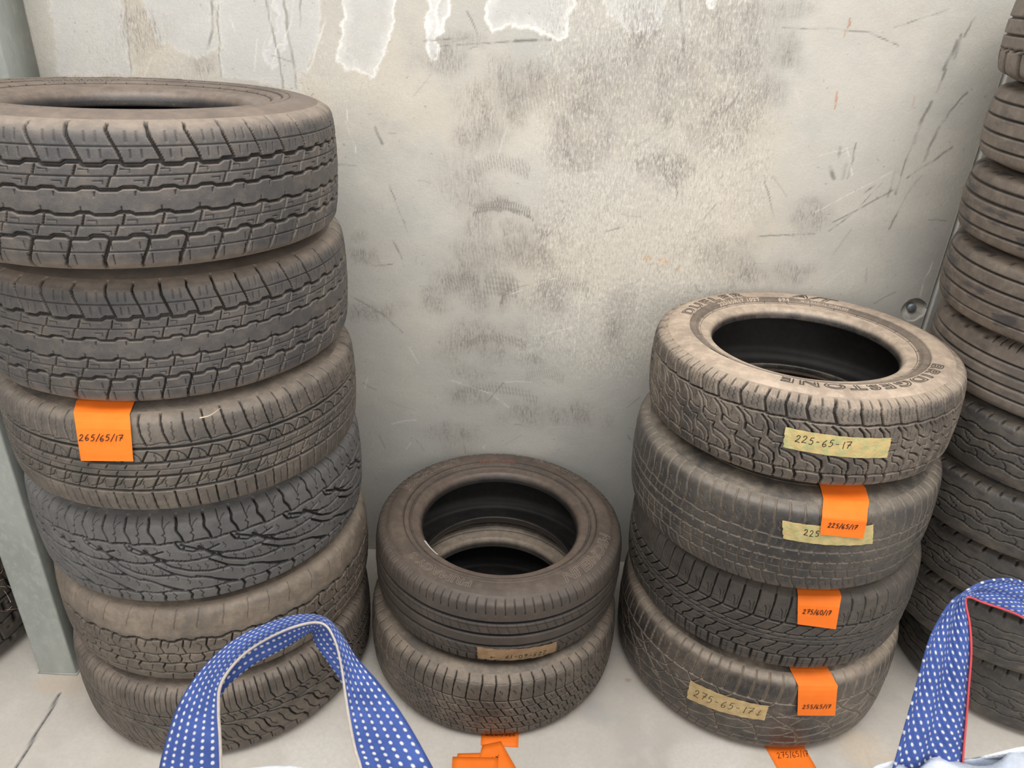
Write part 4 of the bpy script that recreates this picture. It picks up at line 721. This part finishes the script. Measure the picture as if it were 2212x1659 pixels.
for i, (k_, pt_, a, mt_, lb) in enumerate(FR):
    T(k_, lb, pt_, 16, *(DATA['T'][k_][:4]+[DATA['T'][k_][4]-.005]+DATA['T'][k_][5:]), mt_, group='tyres of the far right stack', step=2.4, seed=20+i, rb=.19, rings='none', rot=i*.7)
MUD = looks('muddy_block', (.062, .055, .049), (.16, .13, .105), amt=.6, edge=.3, seed=17)
for i, lb in enumerate(('chunky block tyre on the floor behind the steel post at lower left', 'chunky block tyre with straw, second up behind the steel post at left')):
    T('H%d' % i, lb, pat_mud, 20, -1.755+.01*i, 1.66, .126+.251*i, .385, .25, 0, 0, MUD, group='block tyres behind the steel post', step=2.4, seed=40+i, rot=i*.5)

# --- moulded lettering
m1 = plain('brown_raised_rubber', (.25, .205, .17), .6); r1 = plain('dark_raised_rubber', (.075, .062, .052), .6); r1t = plain('tan_raised_rubber', (.46, .37, .29), .7); l1 = plain('grey_raised_rubber', (.17, .145, .125), .6)
def L_(k, t, a, rad, sz, m, **kw): lettering(TY[k], t, a, rad, sz, m, **kw)
for a in (162, -11): L_('M1', 'MICHELIN', a, .296, .030, m1, h=.0007, width=1.15, shear=.2)
L_('M1', 'PRIMACY 3', -102, .290, .023, m1, h=.0007, width=1.2)
L_('M1', 'PRIMACY 3', 72, .300, .018, m1, h=.0004, width=1.3)
L_('M1', 'RADIAL TUBELESS', 106, .268, .008, plain('rust_red_print', (.20, .085, .06), .7), outline=False, width=1.2)
L_('R1', 'DUELER', 157, .290, .027, r1, h=.0011, width=1.55, space=1.3); L_('R1', 'A/T', 80, .290, .027, r1, h=.0011, width=1.75, shear=.3, space=1.05)
L_('R1', 'BRIDGESTONE', -32, .289, .027, r1, h=.0011, width=1.43, space=1.28)
L_('R1', '225/65R17 102T', 129, .262, .012, r1t, outline=False, width=1.15); L_('R1', '694', 88, .262, .012, r1t, outline=False, width=1.15)
L_('R1', 'M+S RADIAL TUBELESS', 75, .262, .007, r1t, outline=False, width=1.2); L_('R1', 'TREADWEAR', -145, .272, .006, r1, outline=False, width=1.2)
L_('L1', 'DUNLOP', 174, .318, .027, l1, h=.0009, width=1.25); L_('L1', 'AT22', 127, .318, .027, l1, h=.0009, width=1.9, shear=.3)
L_('L1', '265/65R17 112T', 152, .275, .013, l1, outline=False, width=1.1)
# fine mould ticks on the upper sidewall of the big left tyre
def ticks(info, mat, rows):
    C = info['C'][:len(info['C'])//2]
    for r0, r1_, k in rows:
        V = []; F = []; M = 8                       # a moulded ring line with short ridges standing off it
        def pt(r, th): V.append((r*math.cos(th), r*math.sin(th), np.interp(r, C[:, 0], C[:, 1])+.0006))
        w_ = .0008; dl = w_/r0; n = k*(M+2)
        for i in range(k):
            th = 2*math.pi*i/k; nx = 2*math.pi*(i+1)/k
            for a in [th-dl, th+dl]+list(np.linspace(th+dl, nx-dl, M+2)[1:-1]): pt(r0-w_*.5, a); pt(r0+w_*.5, a)
        for j in range(n): q = (j+1) % n; F.append([2*j, 2*j+1, 2*q+1, 2*q])
        for i in range(k):
            j = i*(M+2); th = 2*math.pi*i/k; a, b_ = 2*j+1, 2*(j+1)+1
            for r in np.linspace(r0, r1_, 4)[1:]:
                pt(r, th-dl); pt(r, th+dl); c = len(V)-2; F.append([a, c, c+1, b_]); a, b_ = c, c+1
        mesh_np('mould_ring', np.array(V), np.array(F), mat, info['root'])
tk = plain('black_rubber_ridge', (.03, .028, .027), .6)
ticks(TY['L1'], tk, [(.300, .306, 64), (.262, .268, 40), (.284, .290, 24)])
ticks(TY['M1'], tk, [(.248, .251, 36)]); ticks(TY['R1'], tk, [(.248, .254, 26)])

# --- masking tape labels (stuck on the tread)
TAPE = NT('masking_tape', .6, .3); tf = TAPE.noise(45, 4, .6); TAPE.color(TAPE.mix(TAPE.ramp(tf, .35, .7), (.50, .36, .17), (.60, .46, .25))); TAPE.bump(TAPE.noise(160, 3, .6), .0012)
TAPEG = NT('masking_tape_green_tint', .6, .3); tf = TAPEG.noise(70, 4, .6); TAPEG.color(TAPEG.mix(TAPEG.ramp(tf, .50, .60, 0, .75), (.55, .42, .19), (.37, .42, .20))); TAPEG.bump(TAPEG.noise(130, 3, .6), .0015)
TAPEB = NT('masking_tape_brown', .65, .3); tf = TAPEB.noise(30, 4, .6); TAPEB.color(TAPEB.mix(TAPEB.ramp(tf, .4, .6), (.34, .22, .125), (.40, .27, .15))); TAPEB.bump(TAPEB.noise(120, 3, .6), .0015)
def tape(key, mat, label, text, u0, v0, h, asp, flip=False, maxu=None, amp=.0006, extra=None, sl=.15, wd=.0015):
    info = TY[key]; cs = DATA['tape'][key]; (a0, z0), (a1, z1), (a2, z2), (a3, z3) = cs
    Zprof = info['C'][:, 1]; AL = np.r_[0, np.cumsum(np.hypot(*np.diff(info['C'], axis=0).T))]
    def s_of_z(z): return info['mid']-np.interp(-z, -Zprof[10:-10], AL[10:-10])
    ln = R_(abs(a1-a0))*info['R']; ht = abs(z0-z3)/1000
    def fn(u, v, off):
        x = u/ln; y = v/ht
        top = (a0*(1-x)+a1*x, z0*(1-x)+z1*x); bot = (a3*(1-x)+a2*x, z3*(1-x)+z2*x)
        th = R_(bot[0]*(1-y)+top[0]*y); z = (bot[1]*(1-y)+top[1]*y)/1000
        wv = amp*math.sin(u*230+v*60)+amp*.6*math.sin(u*90-v*190)
        return surf_pt(info, np.array([th]), np.array([s_of_z(z)]), np.array([.0016+off+wv]))[0]
    nu, nv = 60, 12; rg = np.random.RandomState(3)
    G_ = np.array([[fn(ln*(i/nu)+(rg.uniform(-.0012, .0012) if i in (0, nu) else 0), ht*j/nv, 0) for i in range(nu+1)] for j in range(nv+1)])
    o = grid_obj('masking_tape', G_, mat.m, info['root']); o['label'] = label
    if text: 
        hw = handwriting(text, lambda u, v, f: fn(u, v, f), u0*ln, v0*ht, h*ht, asp, o, width=wd, flip=flip, maxu=None if maxu is None else maxu*ln, slant=sl)
    if extra: handwriting(extra[0], fn, extra[1]*ln, extra[2]*ht, extra[3]*ht, 1.0, o, width=.0012, flip=flip, name='arrow')
    return o
tape('R1', TAPEG, 'tan masking tape with handwriting 225-65-17', '225-65-17', .10, .42, .34, 1.05)
tape('R2', TAPEG, 'tan masking tape with handwriting 225', '225', .22, .40, .32, 1.05)
tape('M1', TAPEB, 'brown masking tape with upside-down handwriting 225-60-17', '225-60-17', .86, .50, .30, 1.25, flip=True, extra=('>', .22, .44, .35))
tape('R4', TAPE, 'tan masking tape with handwriting 275-65-17', '275-65-17', .08, .30, .40, .86, extra=('v', .86, .25, .4))
# small white paper sticker on the middle tyre's bead
def sticker():
    info = TY['M1']; rows = []
    for r in np.linspace(.2225, .2295, 4):
        z = np.interp(r, info['C'][:60, 0], info['C'][:60, 1])+.0012
        rows.append([(r*math.cos(a), r*math.sin(a), z) for a in np.radians(np.linspace(-151, -134, 12))])
    o = grid_obj('paper_sticker', rows, plain('white_paper', (.62, .60, .56), .6), info['root']); o['label'] = 'small white paper sticker on the bead'
sticker()

# --- orange cards
CARD = NT('orange_card', .55, .3); cf = CARD.noise(25, 3, .5); CARD.color(CARD.mix(CARD.ramp(cf, .3, .7), (.90, .185, .018), (.96, .215, .025)))
CARD.b.inputs['Specular IOR Level'].default_value = .2
def lerp(a, b, t): return a+(b-a)*t
def solid(o, th):
    m = o.modifiers.new('thickness', 'SOLIDIFY'); m.thickness = th; m.offset = 0; return o
def card(key, label, text, v0, h, asp=1.0, u0=.08):
    dd = [np.array(p) for p in DATA['card'][key]]; i0, i1, t0, t1, TL, TR, BR, BL = dd[:8]; base = (TL+TR)/2
    rows = [(i0, i1), (t0, t1), (TL, TR)]+[(dd[8+2*i], dd[9+2*i]) for i in range(5)]+[(BL, BR)]
    body_rows = np.array([[a, b] for a, b in rows[2:]]); ts = np.array([0, .16, .33, .5, .7, .85, 1.0])
    body_rows[:, :, 1] = np.minimum(body_rows[:, :, 1], body_rows[:, :, 1].min(1, keepdims=True)+.004)-.002
    lowest = body_rows[-1, :, 1].min(); body_rows[3:, :, 1] = np.minimum(body_rows[3:, :, 1], lowest+.006)
    tt = np.linspace(0, 1, 22); fine = np.array([[[np.interp(t, ts, body_rows[:, k, c]) for c in range(3)] for k in (0, 1)] for t in tt])
    rows = rows[:2]+[(f[0], f[1]) for f in fine]
    nu = 8; G_ = np.array([[lerp(a, b, i/nu) for i in range(nu+1)] for a, b in rows])
    root = empty('orange_card', base); tag(root, label, 'card', 'orange size cards')
    o = grid_obj('card_sheet', G_-base, CARD.m, root); solid(o, .0004)
    for p in o.data.polygons: p.use_smooth = False
    Wd = np.linalg.norm(TR-TL); Ht = np.linalg.norm(TL-BL)
    nrm = np.cross(TR-TL, BL-TL); nrm /= np.linalg.norm(nrm); nrm = nrm if nrm[1] < 0 else -nrm
    def fn(u, v, off):
        x = u/Wd; t = 1-v/Ht; A = [np.interp(t, ts, body_rows[:, 0, c]) for c in range(3)]; B_ = [np.interp(t, ts, body_rows[:, 1, c]) for c in range(3)]
        return lerp(np.array(A), np.array(B_), x)+nrm*(off+.0012)-base
    handwriting(text, fn, u0*Wd, v0*Ht, h*Ht, asp, root, width=.0016, slant=.2, du=.74)
card('L3', 'orange card reading 265/65/17 hanging on the tall left tyre stack', '265/65/17', .42, .13, 1.22, .03)
card('R2', 'orange card reading 225/65/17 hanging below the top tyre of the right stack', '225/65/17', .22, .13, 1.15, .15)
card('R3', 'orange card reading 275/60/17 hanging at the middle of the right stack', '275/60/17', .40, .15, 1.12, .12)
card('R4', 'orange card reading 255/65/17 hanging over the bottom tyre of the right stack', '255/65/17', .24, .13, 1.05, .12)
def floor_card(label, C4, z, text=None, u0=.1, v0=.2, h=.2, asp=1., flip=False, tag_name='orange_card', lift=0.0):
    TL, TR, BR, BL = [np.array((*p, 0.0)) for p in C4]; base = (TL+BR)/2
    def P(x, y): 
        q = lerp(lerp(BL, BR, x), lerp(TL, TR, x), y); return q+np.array([0, 0, z+lift*(x*.6+(1-y)*.4)**2])
    G_ = np.array([[P(i/6, j/6) for i in range(7)] for j in range(7)])-base
    root = empty(tag_name, base); tag(root, label, 'card', 'orange size cards'); solid(grid_obj('card_sheet', G_, CARD.m, root), .0004)
    Wd = np.linalg.norm(TR-TL); Ht = np.linalg.norm(TL-BL)
    if text:
        for tt, a, b_, hh, fl in text: handwriting(tt, lambda u, v, off: P(u/Wd, v/Ht)+np.array([0, 0, .0005+off])-base, a*Wd, b_*Ht, hh, asp, root, width=.0013, flip=fl, du=.74, slant=.2)
f_ = DATA['floor']
floor_card('orange card reading 275/65/17 on the floor under the right stack', [(f_['a'][0][0]-.02, f_['a'][0][1]+.055), (f_['a'][1][0]-.02, f_['a'][1][1]+.055), (.845, 1.283), (.742, 1.272)], .0012, [('275/65/17', .17, .42, .016, False)], asp=.95)
floor_card('orange card under the middle stack with upside-down handwriting, nearest the tyre', [(-.035, 1.42), (.065, 1.422), (.064, 1.330), (-.034, 1.331)], .0012, [('225/60/17', .93, .50, .014, True)], asp=.98)
floor_card('slanted orange card lying between two others on the floor below the middle stack', [(-.03, 1.331), (.018, 1.345), (.066, 1.258), (-.05, 1.20)], .0022, [('x', .55, .55, .012, False), ('11', .2, .5, .016, False)])
floor_card('nearest orange card on the floor below the middle stack, cut off by the photo edge', [tuple(p) for p in f_['b3']], .0032, [('1', .15, .35, .014, False)])
floor_card('orange card mostly hidden beneath the pile below the middle stack, its corner showing at left', [(-.092, 1.303), (-.02, 1.309), (-.02, 1.25), (-.098, 1.245)], .0018)

# --- twig, straw
def twig(name, pts, r, mat, label, cat):
    pts = catmull(pts, 6); c = pts.mean(0); root = tube(name, pts-c, r, mat, taper=True); root.location = c; tag(root, label, cat)
STR = plain('dry_straw', (.55, .44, .32), .7)
twig('dry_twig', [(-.590, 1.248, 1.010), (-.5715, 1.252, 1.0145), (-.553, 1.262, 1.026)], .0016, STR, 'small pale twig lying on the third tyre of the left stack', 'twig')
rg = np.random.RandomState(11)
def straw():
    V = []; F = []
    for i in range(70):
        a = rg.uniform(-1.05, -.15); rad = .398+rg.uniform(0, .02); z = .245+rg.normal()*.03+(.02 if i % 2 else 0)
        p0 = np.array([-1.74+rad*math.cos(a), 1.655+rad*math.sin(a), z]); L = rg.uniform(.02, .07); dv = rg.normal(size=3); dv /= np.linalg.norm(dv); dv[2] *= .5
        pts = [p0, p0+dv*L*.5+np.array([0, 0, rg.uniform(-.01, .01)]), p0+dv*L]; pts = catmull(pts, 4)
        b0 = len(V)
        for q in pts:
            for s in ((.0006, 0, 0), (-.0003, .0005, 0), (-.0003, -.0005, 0)): V.append(q+np.array(s))
        for j in range(len(pts)-1):
            for m_ in range(3): F.append([b0+3*j+m_, b0+3*j+(m_+1) % 3, b0+3*j+3+(m_+1) % 3, b0+3*j+3+m_])
    o = mesh_np('straw', np.array(V), np.array(F), STR); tag(o, 'dry straw and dead grass caught between the block tyres at left', 'straw'); o['kind'] = 'stuff'
straw()

# ------------------------------------------------------------------ bulk bag with blue lifting loops
WEB = NT('blue_webbing', .8, .2)
def webbing(t, blue, blue2, white, du, dv, sh):
    uv = t.n.new('ShaderNodeUVMap'); uv.uv_map = 'weave'; sx = t.n.new('ShaderNodeSeparateXYZ'); t.link(uv.outputs[0], sx.inputs[0])
    u = t.math('DIVIDE', sx.outputs[0], du); v = t.math('DIVIDE', sx.outputs[1], dv)
    row = t.math('FLOOR', u); fu = t.math('FRACT', u); fv = t.math('FRACT', t.math('ADD', v, t.math('MULTIPLY', row, sh)))
    a = t.math('ABSOLUTE', t.math('SUBTRACT', fu, .5)); b_ = t.math('ABSOLUTE', t.math('SUBTRACT', fv, .5))
    dd = t.math('ADD', t.math('MULTIPLY', a, a), t.math('MULTIPLY', t.math('MULTIPLY', b_, b_), .42)); m = t.ramp(dd, .048, .016)
    n = t.noise(30, 4, .6); c = t.mix(t.ramp(n, .3, .7), blue, blue2)
    w2 = t.n.new('ShaderNodeTexWave'); 
    c = t.mix(t.math('MULTIPLY', m, t.ramp(t.noise(60, 3, .6), .25, .5, .6, 1)), c, white); t.color(c)
    hgt = t.math('ADD', t.math('MULTIPLY', m, .7), t.math('ADD', t.math('MULTIPLY', t.math('SINE', t.math('MULTIPLY', u, 6.283)), .3), t.math('MULTIPLY', t.noise(900, 2, .5), .5))); t.bump(hgt, .0012, 1.0)
webbing(WEB, (.032, .060, .205), (.052, .092, .30), (.52, .53, .57), .0064, .0078, .36)
PP = NT('white_woven_bag', .55, .4); pf = PP.noise(14, 5, .6); PP.color(PP.mix(PP.ramp(pf, .35, .65), (.26, .31, .40), (.56, .59, .64))); PP.bump(PP.noise(40, 4, .6), .003)
HEM = plain('bag_hem', (.58, .61, .66), .7, bumps=.002, nscale=40); SEAM = plain('beige_selvedge', (.50, .44, .38), .85, bumps=.001, nscale=200); RED = plain('red_thread', (.50, .06, .07), .8)
bag = empty('bulk_bag', (.12, .14, 0)); tag(bag, 'white woven bulk bag with blue lifting loops standing in the foreground', 'bag')
BO = np.array([.12, .14, 0])
def rim_z(x, y):
    return .925+(.082*sstep(.39, .468, x)+.034*sstep(.46, .63, x))*sstep(.2, .55, y)+.004*math.sin(x*31)*sstep(.4, .5, x)+.008*math.sin(y*9)-.004
def bag_body():
    x0, x1, y0, y1, rc = -.36, .76, -.40, .590, .07
    per = []
    def side(ax, ay, bx, by, n): 
        for i in range(n): per.append((ax+(bx-ax)*i/n, ay+(by-ay)*i/n))
    for cx_, cy_, a0 in ((x0+rc, y0+rc, 180), (x1-rc, y0+rc, 270), (x1-rc, y1-rc, 0), (x0+rc, y1-rc, 90)):
        for i in range(10): a = R_(a0+90*i/10); per.append((cx_+rc*math.cos(a), cy_+rc*math.sin(a)))
        if a0 == 180: side(x0+rc, y0, x1-rc, y0, 40)
        if a0 == 270: side(x1, y0+rc, x1, y1-rc, 40)
        if a0 == 0: side(x1-rc, y1, x0+rc, y1, 40)
        if a0 == 90: side(x0, y1-rc, x0, y0+rc, 40)
    per = np.array(per); cx_, cy_ = (x0+x1)/2, (y0+y1)/2; rows = []
    for t in np.linspace(0, 1, 40):
        row = []
        for i, (x, y) in enumerate(per):
            zt = rim_z(x, y); z = .002+(zt-.002)*t; bulge = .03*math.sin(math.pi*t)*(1-t*.3)+.008*math.sin(i*.55+t*5)*math.sin(math.pi*t)**.5*(1 if t < 1 else 0)
            dx, dy = x-cx_, y-cy_; L = math.hypot(dx, dy); row.append((x+dx/L*bulge-BO[0], y+dy/L*bulge-BO[1], z))
        rows.append(row)
    P = np.array(rows); o = mesh_np('bag_wall', P.reshape(-1, 3), grid_faces(P.shape[0], P.shape[1], True), PP.m, bag); solid(o, .0015)
    # bottom cloth
    B = np.stack([P[0]*np.array([k, k, 1]) for k in (1, .5, .01)]); mesh_np('bag_base', B.reshape(-1, 3), grid_faces(3, P.shape[1], True), PP.m, bag)
    # folded hem along the rim
    top = P[-1]; n = len(top); dirs = np.gradient(np.vstack([top[-1:], top, top[:1]]), axis=0)[1:-1]; dirs /= np.linalg.norm(dirs, axis=1)[:, None]
    nn = np.stack([dirs[:, 1], -dirs[:, 0], 0*dirs[:, 0]], 1); up = np.array([0, 0, 1.])
    rr = np.array([.004+.003*math.sin(i*.31)+.002*math.sin(i*.9) for i in range(n)]); a = np.linspace(0, 2*np.pi, 10, endpoint=False)
    Hh = top[:, None]+nn[:, None]*(rr[:, None]*np.cos(a))[..., None]+up*((rr*2.2)[:, None]*np.sin(a))[..., None]
    mesh_np('hem', Hh.reshape(-1, 3), grid_faces(n, 10, True, True), HEM, bag)
    # crumpled flap of spare cloth along the back rim, right side
    fl = []
    for i, x in enumerate(np.linspace(.425, .74, 60)):
        z = rim_z(x, .59); r = []
        for t in np.linspace(0, 1, 14):
            r.append((x-BO[0]+.006*math.sin(t*5+i*.3), .585-.11*t+.006*math.sin(i*.45+t*7)-BO[1], z+.003+.010*math.sin(t*math.pi*2.3)*(.6+.4*math.sin(i*.2))+.003*math.sin(i*.5+t*9)-.06*t*t))
        fl.append(r)
    solid(grid_obj('rim_flap', fl, PP.m, bag), .0012)
bag_body()
def cumlen(P): return np.r_[0, np.cumsum(np.linalg.norm(np.diff(P, axis=0), axis=1))]
def loop_strap():
    D_ = np.array(DATA['loopL'])                     # (n, 3 rails, xyz): selvedge side, fold, inner ply
    O = catmull(D_[:, 0], 8); Sg = catmull(D_[:, 1], 8); Bk = catmull(D_[:, 2], 8); n = len(O)
    def ends(A, z=.62):                              # legs carry on down and are sewn to the bag
        a = A[0]; b_ = A[-1]; k = 10
        s = np.array([[a[0], min(a[1], .615)+.03*min(1, i/4), a[2]-(a[2]-z)*i/k] for i in range(k, 0, -1)]); e = np.array([[b_[0], b_[1]+.06*min(1, i/5), b_[2]-(b_[2]-z)*i/k] for i in range(1, k+1)])
        return np.vstack([s, A, e])
    O, Sg, Bk = ends(O), ends(Sg), ends(Bk); L = cumlen((O+Sg)/2)
    mid = (O+Sg)/2; Tn = np.gradient(mid, axis=0); Tn /= np.linalg.norm(Tn, axis=1)[:, None]; Nn = np.cross(Sg-O, Tn); Nn /= np.linalg.norm(Nn, axis=1)[:, None]+1e-9
    Nn = np.where(Nn[:, 1:2] > 0, -Nn, Nn)           # towards the hall
    front = []; uvs = []
    for t in np.linspace(0, 1, 13):
        front.append(O*(1-t)+Sg*t+Nn*(.006*math.sin(math.pi*t)*(1+.3*np.sin(L*40)))[:, None]); uvs.append(np.stack([np.full(len(L), .04*t), L], 1))
    bag_loop = solid(grid_obj('lifting_loop', np.array(front)-BO, WEB.m, bag, uv=np.array(uvs)), .0024)
    back = []; uvs = []
    for t in np.linspace(0, 1, 9):
        back.append(O*(1-t)+Bk*t-Nn*(.004+.004*math.sin(math.pi*t))); uvs.append(np.stack([np.full(len(L), .05+.03*t), L], 1))
    solid(grid_obj('folded_ply', np.array(back), WEB.m, bag_loop, uv=np.array(uvs)), .0024).data.transform(Matrix.Translation(Vector(-BO)))
    s = tube('selvedge', Sg+Nn*.001-BO, .0020, SEAM, bag_loop)
loop_strap()
def loop_strap_right():
    D_ = np.array(DATA['loopR']); A = catmull(D_[:, 0], 8); B = catmull(D_[:, 1], 8)
    k = 8; s = lambda Q, o: np.vstack([[[Q[0][0], .60, Q[0][2]-(Q[0][2]-.62)*i/k] for i in range(k, 0, -1)], Q, [[Q[-1][0], Q[-1][1]-.0, Q[-1][2]-(Q[-1][2]-.62)*i/k] for i in range(1, k+1)]])
    A, B = s(A, 0), s(B, 0); mid = (A+B)/2; L = cumlen(mid)
    Tn = np.gradient(mid, axis=0); Tn /= np.linalg.norm(Tn, axis=1)[:, None]; Nn = np.cross(B-A, Tn); Nn /= np.linalg.norm(Nn, axis=1)[:, None]+1e-9
    g = []; uvs = []
    for t in np.linspace(0, 1, 15):
        w_ = (.005*math.sin(math.pi*t)+.0035*math.sin(t*14))*np.minimum(1, np.linalg.norm(B-A, axis=1)/.05)
        g.append(A*(1-t)+B*t-Nn*w_[:, None]); uvs.append(np.stack([.066*t*.9+L*.42, L*.80-.066*t*.5], 1))
    o = solid(grid_obj('lifting_loop', np.array(g)-BO, WEB.m, bag, uv=np.array(uvs)), .0026)
    tube('red_edge_thread', B-BO, .0012, RED, o); return o
loop_strap_right()
